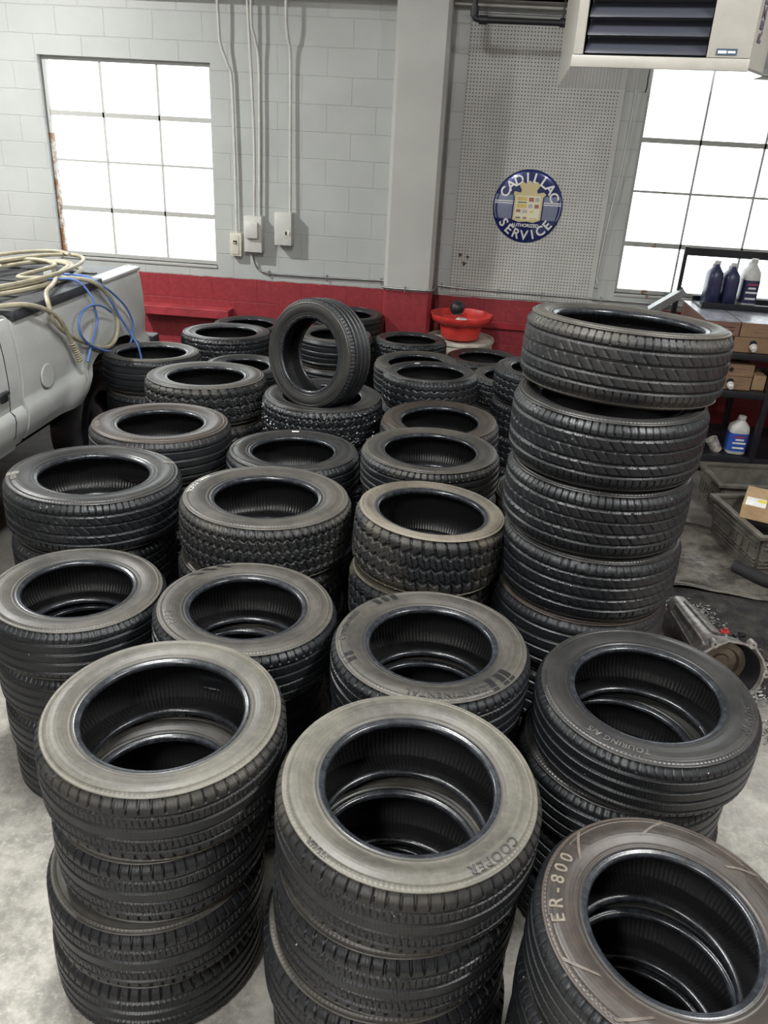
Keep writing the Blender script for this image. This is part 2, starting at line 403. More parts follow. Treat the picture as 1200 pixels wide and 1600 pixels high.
def side_prof(R, r, w):
    h = R-r-.030
    # (frac of section height, half-width fraction) outwards, small steps are the moulded rings
    P = [(.000, .446), (.03, .441), (.06, .444), (.085, .455), (.11, .458), (.13, .455), (.16, .456), (.22, .466), (.32, .482), (.45, .496), (.55, .4985), (.65, .493),
         (.76, .480), (.775, .486), (.80, .4865), (.815, .476), (.90, .463), (.93, .4655), (.95, .463), (.965, .455), (1.0, .445)]
    return [(r+.017+h*(f), a*w) for f, a in P]
TC = {}
def tire_parts(R, r, w, kind, near):
    key = (round(R, 3), round(r, 3), round(w, 3), kind, near)
    if key in TC: return TC[key]
    ns = {2: 600, 1: 400, 0: 260}[near]; nt = {2: 56, 1: 44, 0: 34}[near]
    t = np.sort(np.concatenate([np.linspace(-1, 1, nt)])); at = np.abs(t)
    base = R-.004*t**2-.0165*sst(at, .74, 1.0)**1.3
    ax = t*.445*w*(1-.012*0)
    u = (np.arange(ns)/ns)[:, None]
    rr_ = base[None, :]-tread_depth(kind, u, t[None, :])
    tm = grid_mesh('tread', rr_, np.broadcast_to(ax[None, :], rr_.shape).copy(), t)
    smooth(tm, 40)
    n2 = {2: 192, 1: 128, 0: 96}[near]
    sp = side_prof(R, r, w); sp[-1] = (base[-1], .445*w)
    def rev(prof, name, sgn, ang=50):
        pr = np.array([p[0] for p in prof]); pz = np.array([p[1] for p in prof])*sgn
        l = np.linspace(0, 1, len(prof)); rng_ = (pr-pr.min())/max(1e-6, pr.max()-pr.min())
        me = grid_mesh(name, np.tile(pr, (n2, 1)), np.tile(pz, (n2, 1)), rng_ if name == 'sidewall' else l, flip=(sgn > 0))
        smooth(me, ang); return me
    bead = [(r+.017, .446*w), (r+.0145, .4485*w), (r+.0115, .447*w), (r+.010, .441*w), (r+.0085, .440*w), (r+.006, .437*w), (r+.003, .428*w), (r+.001, .415*w), (r, .395*w), (r+.001, .375*w), (r+.005, .355*w), (r+.012, .35*w)]
    liner = [(r+.012, .35*w), (r+.02, .365*w), (r+.035, .40*w), (r+.45*(R-r), .445*w), (r+.7*(R-r), .43*w), (R-.034, .39*w), (R-.022, .32*w), (R-.017, .18*w)]
    liner = liner+[(R-.016, 0)]+[(p[0], -p[1]) for p in liner[::-1]]
    lr = np.array([p[0] for p in liner]); lz = np.array([p[1] for p in liner])
    lin = grid_mesh('inner_liner', np.tile(lr, (n2, 1)), np.tile(lz, (n2, 1)), np.linspace(0, 1, len(liner)), flip=False); smooth(lin, 60)
    out = (tm, rev(sp, 'sidewall', 1), rev(sp, 'sidewall', -1), rev(bead, 'bead', 1), rev(bead, 'bead', -1), lin, sp)
    TC[key] = out; return out
def setmat(o, m):
    o.material_slots[0].link = 'OBJECT'; o.material_slots[0].material = m
def make_tire(R, r, w, kind, look, near, label, group, loc, tilt=(0, 0), scale=1.0, rot=0.0, letters=None):
    tm, s1, s2, b1, b2, lin, sp = tire_parts(R, r, w, kind, near)
    root = thing('tire', label, 'tire', loc, group)
    n = Vector((tilt[0], tilt[1], 1)).normalized()
    q = Vector((0, 0, 1)).rotation_difference(n)
    root.rotation_mode = 'QUATERNION'; root.rotation_quaternion = q @ Matrix.Rotation(rot, 3, 'Z').to_quaternion()
    root.scale = (scale, scale, 1)
    tl, sl = look
    for nm, me, m in (('tread', tm, MT[tl]), ('sidewall', s1, MS[sl]), ('sidewall', s2, MS[sl]), ('bead', b1, M_bead), ('bead', b2, M_bead), ('inner_liner', lin, M_liner)):
        o = bpy.data.objects.new(nm, me); C.objects.link(o); o.parent = root
        if not me.materials: me.materials.append(m)
        setmat(o, m)
        if me is s1: top = o
    if letters:
        for (body, frac, size, a_start, mk, sp_) in letters:
            me = text_mesh(body, size, .0006, sp_, 'LEFT', bold=.0006)
            rad = r+frac*(R-r)
            pr = np.array([p[0] for p in sp]); pz = np.array([p[1] for p in sp])
            n_ = len(me.vertices); co = np.empty(n_*3); me.vertices.foreach_get('co', co); co = co.reshape(-1, 3)
            an = math.radians(a_start)-rot-co[:, 0]/rad; rho = rad+co[:, 1]
            zz = np.interp(rho, pr, pz)+co[:, 2]+.0012
            me.vertices.foreach_set('co', np.stack([rho*np.cos(an), rho*np.sin(an), zz], 1).ravel()); me.update()
            link('sidewall_lettering', me, M_letter[mk], top)
    return root

# stack: key, n, X, Y, R, r, tilt, w, tread kind, (tread look, side look), near, description, lower {k:(X,Y,R)}, letters
ST = [
 ('A', 4, -.712, 1.645, .327, .211, (.005, -.022), .228, 'touring', ('dusty', 'pale'), 2, 'the dusty-topped front left stack', {1: (-.721, 1.612, .290), 2: (-.744, 1.60, .303), 3: (-.762, 1.615, .305)}, None),
 ('B', 4, -.040, 1.505, .328, .206, (.021, -.038), .226, 'touring', ('dusty', 'pale'), 2, 'the pale-topped front middle stack', {1: (-.055, 1.49, .316), 2: (-.072, 1.495, .328), 3: (-.05, 1.495, .325)},
     [('COOPER', .56, .032, -28, 'rubber', 1.2), ('175/65R', .72, .018, -122, 'rubber', 1.05)]),
 ('C', 4, .557, 1.268, .300, .179, (.036, -.060), .204, 'rib', ('clean', 'brown'), 2, 'the brown-topped front right corner stack', {1: (.553, 1.271, .300), 2: (.553, 1.271, .300), 3: (.55, 1.27, .298)},
     [('ER-800', .50, .042, 190, 'brown', 1.5)]),
 ('D', 4, .643, 2.066, .334, .213, (-.014, -.034), .210, 'rib', ('clean', 'clean'), 2, 'the right-hand stack behind the brown-topped corner stack', {1: (.607, 2.07, .325), 2: (.62, 2.07, .325), 3: (.62, 2.07, .325)},
     [('TOURING A/S', .50, .026, 262, 'soft', 1.1), ('SUNNY', .52, .034, 352, 'rubber', 1.1)]),
 ('E', 4, -.024, 2.135, .318, .193, (-.003, -.010), .221, 'touring', ('clean', 'dusty'), 2, 'the centre stack behind the pale-topped front middle one', {1: (-.024, 2.14, .312), 2: (-.03, 2.14, .306), 3: (-.03, 2.14, .306)},
     [('Continental', .62, .032, 190, 'rubber', 1.1), ('CONTINENTAL', .56, .030, -50, 'rubber', 1.2)]),
 ('F', 4, -.659, 2.255, .309, .186, (.035, .008), .217, 'touring', ('clean', 'dusty'), 2, 'the stack behind the dusty-topped front left one', {1: (-.690, 2.245, .300)},
     [('RAFT', .50, .034, 222, 'soft', 1.1)]),
 ('G', 4, -1.292, 2.330, .308, .185, (.03, .01), .205, 'rib', ('clean', 'dusty'), 2, 'the leftmost near stack on open floor', {1: (-1.301, 2.35, .300), 2: (-1.30, 2.35, .296), 3: (-1.305, 2.36, .290)}, None),
 ('H', 4, -.753, 2.919, .350, .208, (.011, .031), .243, 'snow', ('dusty', 'dusty'), 2, 'the white-lettered stack left of centre', {1: (-.775, 2.914, .343)},
     [('TOYO TIRES', .62, .034, 192, 'white', 1.0)]),
 ('I', 4, -.081, 2.873, .302, .207, (.05, .03), .250, 'at', ('muddy', 'muddy'), 2, 'the muddy chunky-tread stack left of the tall stack', {1: (-.104, 2.875, .290), 2: (-.10, 2.875, .290), 3: (-.10, 2.875, .290)}, None),
 ('J', 4, -1.539, 3.036, .366, .226, (.021, .029), .237, 'uhp', ('clean', 'clean'), 2, 'the wide stack at the left edge beside the truck', {1: (-1.55, 3.02, .343), 2: (-1.55, 3.02, .343), 3: (-1.55, 3.02, .343)},
     [('IIIIII', .58, .034, 215, 'light', 1.1)]),
 ('K', 4, -1.498, 3.716, .350, .209, (.005, .030), .238, 'rib', ('brown', 'brown'), 1, 'the worn brown stack two back beside the truck', {1: (-1.52, 3.716, .338)},
     [('IIIIIIII', .60, .034, 215, 'light', 1.1), ('IIIII', .60, .034, 60, 'light', 1.1)]),
 ('L', 4, -.794, 3.617, .325, .198, (-.006, .030), .226, 'rib', ('clean', 'clean'), 1, 'the stack behind the white-lettered one', {},
     [('770', .60, .034, 190, 'light', 1.1)]),
 ('M', 5, -.122, 3.535, .327, .212, (-.006, .012), .200, 'touring', ('dusty', 'dusty'), 1, 'the stack behind the muddy chunky-tread one', {}, None),
 ('N', 4, -.106, 4.185, .325, .206, (-.014, -.03), .233, 'touring', ('brown', 'brown'), 1, 'the second stack back from the muddy chunky-tread one', {}, None),
 ('O', 4, -1.538, 4.575, .362, .223, (-.011, .035), .239, 'at', ('dusty', 'dusty'), 1, 'the knobbly-tread stack near the truck bed', {}, None),
 ('P', 4, -.806, 4.462, .352, .223, (0, 0), .232, 'snow', ('clean', 'clean'), 1, 'the studded-tire stack', {}, None),
 ('R', 4, -2.085, 5.11, .322, .220, (-.01, .04), .231, 'rib', ('clean', 'dusty'), 1, 'the stack pushed against the truck side', {}, None),
 ('S', 4, -1.817, 5.925, .340, .226, (-.011, .031), .225, 'snow', ('clean', 'clean'), 0, 'the stack below the red wall plank', {}, None),
 ('T', 4, -1.480, 5.200, .272, .165, (.009, -.01), .215, 'rib', ('clean', 'clean'), 0, 'the small stack behind the knobbly-tread one', {}, None),
 ('U', 4, -1.823, 6.590, .305, .196, (0, 0), .205, 'rib', ('clean', 'clean'), 0, 'the dark stack against the red wall', {}, None),
 ('V', 4, -1.025, 6.130, .298, .184, (0, 0), .225, 'rib', ('clean', 'dusty'), 0, 'the stack seen through the upright tire', {}, None),
 ('W', 4, -1.013, 6.762, .302, .190, (0, 0), .232, 'rib', ('clean', 'clean'), 0, 'the wall-side stack just left of the pillar', {}, [('----', .6, .05, 80, 'white', 1.1)]),
 ('X', 4, -.440, 6.260, .285, .196, (-.009, .03), .218, 'snow', ('clean', 'clean'), 0, 'the stack in front of the pillar', {}, None),
 ('Y', 4, -.334, 5.515, .299, .193, (-.03, -.01), .223, 'rib', ('dusty', 'dusty'), 0, 'the ribbed stack second from the pillar', {}, None),
 ('Z', 5, -.204, 4.821, .294, .203, (-.02, .04), .203, 'zig', ('clean', 'clean'), 1, 'the zigzag-grooved bluish stack in the right-centre row', {}, None),
 ('AA', 4, .130, 6.274, .289, .183, (-.014, .01), .193, 'snow', ('clean', 'clean'), 0, 'the stack in front of the white drum', {}, None),
 ('AB', 4, .310, 5.600, .255, .165, (0, 0), .206, 'snow', ('clean', 'dusty'), 0, 'the small low stack in front of the drum-side one', {}, None),
 ('AC', 5, .470, 5.040, .283, .178, (0, 0), .208, 'zig', ('clean', 'clean'), 1, 'the zigzag-tread stack half hidden behind the tall stack', {}, None),
 ('AD', 4, .504, 3.680, .318, .201, (0, 0), .194, 'touring', ('dusty', 'dusty'), 0, 'the low stack mostly hidden behind the tall stack', {}, None),
 ('TT', 7, .563, 2.960, .361, .256, (.035, .06), .253, 'uhp', ('dusty', 'dusty'), 2, 'the tall stack', {1: (.532, 2.875, .346), 2: (.532, 2.865, .341), 3: (.542, 2.855, .338), 4: (.535, 2.855, .336), 5: (.54, 2.86, .336), 6: (.54, 2.86, .336)}, None),
]
ORD = {4: ['top', 'second-from-top', 'third-from-top', 'bottom'], 5: ['top', 'second-from-top', 'middle', 'fourth-from-top', 'bottom'],
       7: ['top', 'second-from-top', 'third-from-top', 'middle', 'third-from-bottom', 'second-from-bottom', 'bottom']}
TOPLAB = {
 'A': 'dusty grey-brown tire with blank sidewall topping the front left stack', 'B': 'pale dusty tire with faint raised lettering topping the front middle stack',
 'C': 'brown-faced tire with widely spaced pale letters topping the front right corner stack', 'D': 'black tire with faint small lettering topping the right-hand stack behind the brown-faced one',
 'E': 'tire with dark hatch marks on its sidewall topping the centre stack', 'F': 'dusty tire topping the stack right behind the front left stack',
 'G': 'grey-topped ribbed tire topping the leftmost near stack on open floor', 'H': 'tire with bright white curved lettering on top of its stack',
 'I': 'muddy chunky all-terrain tire topping the stack left of the tall stack', 'J': 'big wide black tire topping the stack at the left edge beside the truck',
 'K': 'worn brown tire with pale side lettering, on top beside the truck', 'L': 'black tire with one white tag, on top behind the white-lettered tire',
 'M': 'dark tire lying on top directly behind the muddy chunky tire', 'N': 'brownish worn tire on top, partly hidden by the tire behind the muddy one',
 'O': 'knobbly-edged tire on top of its stack near the truck bed', 'P': 'studded winter tire flecked with metal studs, lying under the upright tire',
 'R': 'tire on top of the stack against the truck, blue hose dropping into it', 'S': 'tire lying on top of the stack below the red wall plank',
 'T': 'small dark tire half hidden behind the knobbly-edged one', 'U': 'dark flat tire topmost against the red wall, behind the plank-side stack',
 'V': 'tire on top of the stack seen through the upright tire', 'W': 'tire with a white mark on top just left of the pillar foot',
 'X': 'black tire on top of the stack in front of the pillar', 'Y': 'ribbed tire on top, just behind the bluish zigzag-grooved tire',
 'Z': 'bluish-black zigzag-grooved tire with a white tag on top of its stack', 'AA': 'dark tire on top of the stack in front of the white drum',
 'AB': 'small tire on top, tucked between drum-side stack and tall stack', 'AC': 'zigzag-tread tire on top, half hidden behind the tall stack',
 'AD': 'grey tire sliver showing just left of the tall stack', 'TT': 'dusty low-profile tire flecked with stones, topmost on the tall stack'}
for (key, n, X, Y, R, r, tilt, w, kind, look, near, desc, lows, letters) in ST:
    for k in range(n):
        zc = (n-k)*w-w/2+.0005*(n-k)
        if k == 0:
            make_tire(R, r, w, kind, look, near, TOPLAB[key], None, (X, Y, zc), tilt, 1, 0.0 if letters else random.uniform(0, 6), letters)
        else:
            if k in lows: x, y, rad = lows[k]
            else: x, y, rad = X+random.uniform(-.010, .010), Y+random.uniform(-.010, .010), R*random.uniform(.97, .995)
            lk = look if key not in ('A', 'B', 'C', 'J', 'D') else ('clean', 'dusty' if key in 'AB' else 'clean')
            if key == 'TT': lk = ('clean', 'clean' if k < 4 else 'brown')
            kd = kind
            if key == 'TT' and k >= 4: kd = 'rib'
            if key in ('M', 'Z', 'AC') and k > 2: kd = 'rib'
            lab = '%s black tire of %s' % (ORD[n][k], desc)
            make_tire(R, r, w, kd, lk, near if near < 2 or k < 3 else 1, lab, None, (x, y, zc), (0, 0), rad/R, random.uniform(0, 6))

def sector(key, a0, a1, f0, f1, mat, name='sidewall_emblem', skew=0.0, lift=.0012):
    o_ = [o for o in C.objects if o.get('label') == TOPLAB[key]][0]; s = [q for q in ST if q[0] == key][0]; R, r, w = s[4], s[5], s[7]
    rz = 0.0 if s[13] else Vector((1, 0, 0)).angle(Vector((1, 0, 0)))
    sp = side_prof(R, r, w); n_, m_ = 20, 8; vs = []
    for i in range(n_):
        for j in range(m_):
            f = f0+(f1-f0)*j/(m_-1); an = math.radians(a0+(a1-a0)*i/(n_-1)+skew*(j/(m_-1)-.5)); rho = r+.017+f*(R-r-.030)
            z = np.interp(rho, [p[0] for p in sp], [p[1] for p in sp])+lift
            vs.append((rho*math.cos(an), rho*math.sin(an), z))
    me = MB().add(vs, [(i*m_+j, (i+1)*m_+j, (i+1)*m_+j+1, i*m_+j+1) for i in range(n_-1) for j in range(m_-1)]).mesh(name, 60)
    side = [c for c in o_.children if c.name.startswith('sidewall')][0]
    if s[13] is None:
        ang = 2*math.atan2(o_.rotation_quaternion.z, o_.rotation_quaternion.w); me.transform(Matrix.Rotation(-ang, 4, 'Z'))
    link(name, me, mat, side)
M_emd = MS['clean']; M_eml = plain('pale_emblem', (.13, .12, .10), .5, var=.3, scale=30); M_emb = plain('brown_emblem', (.105, .088, .072), .5, var=.3, scale=30)
M_edk = plain('dark_brown_emblem', (.030, .024, .020), .4, var=.3, scale=30)
sector('C', 138, 60, .42, .88, M_edk, skew=10); sector('C', 40, -8, .42, .88, M_edk, skew=10); sector('C', 186, 142, .42, .86, M_edk, lift=.0006)
for a_ in (140, 92, 42, 214, 244): sector('C', a_, a_-2.2, .34, .88, M_emb, skew=-14, lift=.0016)
for a_ in (204, 210): sector('E', a_, a_+3.5, .5, .9, M_emd)
for a_ in (-26, -20, -35): sector('E', a_-8, a_-12.5, .35, .9, M_emd)
for a_ in (138, 131, 124): sector('E', a_, a_-4, .45, .9, M_emd)
for a_, b_ in ((205, 199), (40, 34)): sector('J', a_, b_, .5, .95, M_eml)
sector('J', 60, 44, .72, .90, M_eml, lift=.0008)
for a_ in (150, 138, 126): sector('F', a_, a_-5, .5, .85, M_emd, skew=8)
# metal studs in the winter tire P (each its own part)
P = [o for o in C.objects if o.get('label') == TOPLAB['P']][0]
sm = MB().lathe((0, 0, 0), [(.0001, .0036), (.0026, .0034), (.0038, .0012), (.004, 0), (.004, -.003)], 8).mesh('stud', 30); sm.materials.append(M_stud)
for i in range(72):
    a_ = -math.pi/2+random.uniform(-1.25, 1.25)-P.matrix_basis.to_euler().z; t_ = random.choice([-.75, -.5, -.1, .1, .45, .7])+random.uniform(-.1, .1)
    o = bpy.data.objects.new('stud', sm); C.objects.link(o); o.parent = P
    rad = .352-.004*t_*t_-.0165*float(sst(np.array(abs(t_)), .74, 1.0))**1.3
    o.location = (rad*math.cos(a_), rad*math.sin(a_), t_*.445*.232)
    o.rotation_mode = 'QUATERNION'; o.rotation_quaternion = Vector((0, 0, 1)).rotation_difference(Vector((math.cos(a_), math.sin(a_), 0)))
# small white tags on rims
M_tag = plain('white_tag', (.8, .8, .78), .5)
def tagmark(key, ang, frac):
    o_ = [o for o in C.objects if o.get('label') == TOPLAB[key]][0]; s = [q for q in ST if q[0] == key][0]; R, r, w = s[4], s[5], s[7]
    rz = o_.rotation_quaternion.to_euler().z
    sp = side_prof(R, r, w); rho = r+frac*(R-r); z = np.interp(rho, [p[0] for p in sp], [p[1] for p in sp]); an = math.radians(ang)-rz
    c = Vector((rho*math.cos(an), rho*math.sin(an), z+.0015))
    t = MB().obox(c, (-math.sin(an), math.cos(an), 0), (math.cos(an), math.sin(an), 0), (0, 0, 1), .018, .006, .001).build('tag', M_tag, None); t.parent = o_
tagmark('L', 100, .45); tagmark('Z', 115, .3)
# the upright tire standing on the studded one
n_q = Vector((-.47, -.86, .14)).normalized()
Q = make_tire(.312, .200, .205, 'rib', ('clean', 'clean'), 2, 'upright black tire standing on edge on the studded winter tire', None, (-.83, 4.45, 1.160))
Q.rotation_quaternion = Vector((0, 0, 1)).rotation_difference(n_q)

# ================================================================== PICKUP TRUCK
M_paint = None
a = NT('silver_truck_paint'); v = a.co(); a.set(color=a.mix(a.ramp(a.noise(3, v, 5), .35, .7), (.46, .47, .455), (.56, .57, .55)), rough=.48, metal=.0, coat=.08, normal=a.bump(a.noise(2.5, v, 2), .03, .02)); M_paint = a.m
M_blackpl = plain('black_plastic', (.035, .037, .042), .45, var=.3, scale=20, bump=.001)
M_dark = plain('dark_underbody', (.012, .012, .013), .8)
M_carglass = plain('tinted_glass', (.02, .023, .025), .08)
M_chrome = plain('dull_steel', (.45, .45, .45), .3, .9)
XS = -2.40
truck = thing('pickup_truck', 'silver pickup truck parked at left with hoses piled on its bed', 'truck', (-3.3, 3.2, 0))
TO = truck.location
def prof_x(z):  # side surface offset outwards at height z
    return XS+np.interp(z, [.60, .66, .72, .80, .845, .86, 1.0, 1.15, 1.24, 1.30, 1.335, 1.345], [-.075, -.03, .005, .022, .018, -.004, .010, .006, -.004, -.012, -.03, -.06])
def arch_z(y, yc=5.19, hw=.50):
    q = abs(y-yc)/hw
    return .50+.46*(max(0, 1-q**2.6))**(1/2.6) if q < 1 else 0
def side_panel(y0, y1, bottom, top, arch=None, bulge=True, rear_round=False):
    m = MB(TO); ys = list(np.linspace(y0, y1, 70)); nr = 26; vs = []
    for y in ys:
        zb = bottom(y)
        if arch: zb = max(zb, arch(y))
        for j in range(nr):
            z = zb+(top-zb)*j/(nr-1); x = prof_x(z)
            if bulge and arch:
                rr2 = math.hypot((y-5.19)/.66, (z-.52)/.62); x += .028*float(sst(np.array(1.15-rr2), 0, .28))*(z < 1.2)
            if rear_round:
                e = max(0, y-(y1-.10))/.10; x -= .07*e**2.2
            yy = y+(.05*(1-(z-.6)/.75) if rear_round and y > y1-.02 else 0)
            vs.append((x, yy, z))
    fs = [(i*nr+j, (i+1)*nr+j, (i+1)*nr+j+1, i*nr+j+1) for i in range(len(ys)-1) for j in range(nr-1)]
    n = len(vs); inner = [(v[0]-.03, v[1], v[2]) for v in vs]; fs += [tuple(k+n for k in f[::-1]) for f in fs[:]]
    L = len(ys)
    for i in range(L-1):
        fs.append((i*nr, i*nr+n, (i+1)*nr+n, (i+1)*nr)); fs.append((i*nr+nr-1, (i+1)*nr+nr-1, (i+1)*nr+nr-1+n, i*nr+nr-1+n))
    for j in range(nr-1):
        fs.append((j, j+1, j+1+n, j+n)); k = (L-1)*nr; fs.append((k+j, k+j+n, k+j+1+n, k+j+1))
    m.add(vs+inner, fs); return m
bed = side_panel(4.035, 5.87, lambda y: .655, 1.342, arch_z, rear_round=True).build('bed_side', M_paint, truck, 40)
MB(TO).box(-2.53, -2.404, 4.04, 5.80, 1.322, 1.350, bev=.012).build('bed_rail', M_paint, truck, 40)
MB(TO).box(-2.56, -2.392, 4.04, 5.14, 1.312, 1.372, bev=.012).build('rail_cap', M_blackpl, truck, 40)
# far side, bed floor, tailgate, cover
f = side_panel(4.035, 5.87, lambda y: .655, 1.342, arch_z, rear_round=True)
f.v = [(-v[0]+2*(-3.335-TO.x), v[1], v[2]) for v in f.v]
f.build('bed_side', M_paint, truck, 40)
MB(TO).box(-4.20, -2.50, 4.05, 5.86, .80, .84).box(-4.2, -2.5, 4.04, 4.08, .65, 1.30).build('bed_floor', M_dark, truck)
MB(TO).box(-4.17, -2.50, 5.80, 5.87, .80, 1.22, bev=.015).build('tailgate', M_paint, truck, 40)
cv = MB(TO).box(-4.12, -2.50, 4.06, 5.74, 1.325, 1.345, bev=.006)
for y in (4.5, 4.95, 5.4): cv.box(-4.12, -2.56, y-.02, y+.02, 1.345, 1.352)
cv.build('bed_cover', plain('black_vinyl', (.03, .032, .036), .5, var=.3, scale=5, bump=.002), truck, 40)
MB(TO).box(-4.15, -2.44, 5.90, 6.03, .66, .80, bev=.02).build('rear_bumper', M_chrome, truck, 40)
MB(TO).box(-2.60, -2.40, 5.93, 6.07, .72, .81, bev=.02).build('bumper_end_cap', M_blackpl, truck, 40)
MB(TO).lathe((XS+.008, 4.296, .950), [(.0001, .006), (.066, .006), (.070, .003), (.0705, 0), (.074, 0), (.0745, -.01)], 40, (1, 0, 0)).build('fuel_door', M_paint, truck, 30)
MB(TO).lathe((XS-.012, 4.296, .950), [(.070, .02), (.0725, .0205), (.076, .018)], 40, (1, 0, 0)).build('fuel_door_gap', M_dark, truck, 30)
# cab lower body, front fender
def plainside(y0, y1): return side_panel(y0, y1, lambda y: .64, 1.33)
plainside(2.55, 4.010).build('cab_side', M_paint, truck, 40)
dr = MB(TO)
for k in range(30):
    za, zb = .70+.02*k, .72+.02*k; xa, xb = prof_x(za)+.0015, prof_x(zb)+.0015
    dr.add([(xa, 3.887, za), (xa, 3.893, za), (xb, 3.893, zb), (xb, 3.887, zb), (xa-.012, 3.887, za), (xa-.012, 3.893, za), (xb-.012, 3.893, zb), (xb-.012, 3.887, zb)],
           [(0, 1, 2, 3), (7, 6, 5, 4), (0, 4, 5, 1), (1, 5, 6, 2), (2, 6, 7, 3), (3, 7, 4, 0)])
dr.build('door_seam', M_dark, truck)
h = MB(TO).box(XS+.0, XS+.018, 3.80, 3.868, .93, .99, bev=.01).build('handle_recess', M_blackpl, truck, 40)
MB(TO).box(XS+.014, XS+.04, 3.70, 3.85, .975, .995, bev=.006).build('door_handle', M_blackpl, truck, 40)
MB(TO).box(-4.27, -2.46, 2.55, 4.0, .60, 1.32, bev=.02).build('cab_body', M_paint, truck, 40)
gh = [(2.55, 1.33), (3.94, 1.33), (3.86, 1.86), (3.1, 1.88)]
g2 = MB(TO); v = []
for x, ins in ((-2.46, 0), (-4.21, 0)):
    for (y, z) in gh: v.append((x-(.13 if z > 1.5 else 0)*(1 if x > -3 else -1), y, z))
g2.add(v, [(0, 1, 2, 3), (7, 6, 5, 4), (0, 4, 5, 1), (1, 5, 6, 2), (2, 6, 7, 3), (3, 7, 4, 0)]).build('cab_roof', M_paint, truck)
MB(TO).add([(-2.462, 2.8, 1.37), (-2.462, 3.82, 1.37), (-2.572, 3.76, 1.79), (-2.572, 3.2, 1.79), (-2.475, 2.8, 1.37), (-2.475, 3.82, 1.37), (-2.585, 3.76, 1.79), (-2.585, 3.2, 1.79)],
   [(0, 1, 2, 3), (7, 6, 5, 4), (0, 4, 5, 1), (1, 5, 6, 2), (2, 6, 7, 3), (3, 7, 4, 0)]).build('side_window', M_carglass, truck)
MB(TO).box(-4.24, -2.43, .55, 2.55, .55, 1.18, bev=.08).build('front_body', M_paint, truck, 40)
def wheel(x, y, s):
    wo = Vector((x, y, .36))
    t_ = MB(TO).lathe(wo, [(.22, -.10), (.30, -.125), (.345, -.11), (.365, -.07), (.368, 0), (.365, .07), (.345, .11), (.30, .125), (.22, .10)], 56, (1, 0, 0)).build('wheel', MT['clean'], truck, 40)
    rim = MB(TO).lathe(wo, [(.22, -.10), (.21, .02*s), (.12, .05*s), (.07, .085*s), (.0001, .09*s)], 40, (1, 0, 0)); r_ = link('rim', rim.mesh('rim', 40), M_chrome, t_)
for x, y, s in ((-2.62, 5.19, 1), (-4.05, 5.19, -1), (-2.62, 1.45, 1), (-4.05, 1.45, -1)): wheel(x, y, s)
MB(TO).box(-4.1, -2.75, .7, 5.8, .42, .64).build('chassis', M_dark, truck)

# hoses
M_hose = plain('beige_air_hose', (.36, .325, .235), .45, var=.2, scale=12)
M_blue = plain('blue_air_hose', (.10, .20, .50), .4, var=.15)
def hose(name, label, pts, r, mat, cat='hose', n=10):
    sp = spline(pts, n); o = MB(sp[0]).tube(sp, r, 10).build(name, mat, None, 60); return tag(o, label, cat)
zt = 1.363
big = []
def arc(cx, cy_, rx, ry, a0, a1, z0, z1, n=9):
    return [(cx+rx*math.cos(math.radians(a0+(a1-a0)*i/(n-1))), cy_+ry*math.sin(math.radians(a0+(a1-a0)*i/(n-1))), z0+(z1-z0)*i/(n-1)) for i in range(n)]
# main beige hose: end hanging over the side, then coils on the cover
pts = [(-2.335, 4.60, .962), (-2.335, 4.50, 1.13), (-2.335, 4.37, 1.285), (-2.37, 4.14, 1.385), (-2.50, 3.93, 1.40), (-2.85, 4.05, 1.375)]
pts += arc(-2.92, 4.80, .34, .78, 240, 60, 1.37, 1.37) + arc(-2.86, 4.86, .32, .70, 40, -200, 1.385, 1.385, 14) + arc(-2.84, 4.85, .24, .62, 150, -60, 1.40, 1.40, 10)
tag(MB().tube(spline(pts, 8), .0135, 10).build('air_hose', M_hose, None, 60), 'thick beige hose coiled on the truck bed, its ribbed end hanging over the side', 'hose')
rib = MB()
for i in range(9):
    t_ = i/8; c = Vector((-2.335, 4.60, .962)).lerp(Vector((-2.335, 4.525, 1.09)), t_)
    rib.lathe(c, [(.0137, -.004), (.019, -.002), (.019, .002), (.0137, .004)], 14, Vector((0, .075, -.128)))
hz = [o for o in C.objects if o.name.startswith('air_hose')][0]
r_ = link('ribbed_end', rib.mesh('ribbed_end', 40), M_hose, hz)
# second beige hose forming the big hanging loop
pts = arc(-2.90, 4.75, .36, .68, 250, 60, 1.40, 1.40, 9)+[(-2.62, 5.02, 1.405), (-2.46, 4.62, 1.41), (-2.40, 4.42, 1.40), (-2.345, 4.33, 1.34), (-2.345, 4.36, 1.255), (-2.345, 4.50, 1.15), (-2.345, 4.72, 1.045), (-2.345, 4.90, .975), (-2.345, 5.05, .95),
    (-2.345, 5.16, .985), (-2.345, 5.205, 1.08), (-2.345, 5.17, 1.19), (-2.35, 5.06, 1.30), (-2.38, 4.93, 1.385), (-2.52, 4.86, 1.405), (-2.75, 4.75, 1.41)]+arc(-2.95, 4.75, .30, .60, 40, 230, 1.42, 1.42, 8)
tag(MB().tube(spline(pts, 8), .0135, 10).build('air_hose', M_hose, None, 60), 'beige hose hanging in one big loop down the truck side', 'hose')
pts = arc(-2.82, 4.85, .27, .74, 260, -100, 1.43, 1.43, 16)+arc(-2.93, 4.80, .30, .80, 250, 60, 1.445, 1.445, 9)
tag(MB().tube(spline(pts, 8), .0125, 10).build('air_hose', M_hose, None, 60), 'beige hose lying coiled highest on the pile over the bed cover', 'hose')
pts = [(-2.60, 4.80, 1.40), (-2.44, 4.86, 1.395), (-2.352, 4.876, 1.30), (-2.340, 4.87, 1.235), (-2.340, 4.89, 1.15), (-2.340, 4.83, 1.07), (-2.340, 4.76, 1.00), (-2.340, 4.70, .93)]
hose('blue_hose', 'thin blue hose dropping straight down behind the beige loop', pts, .0075, M_blue)
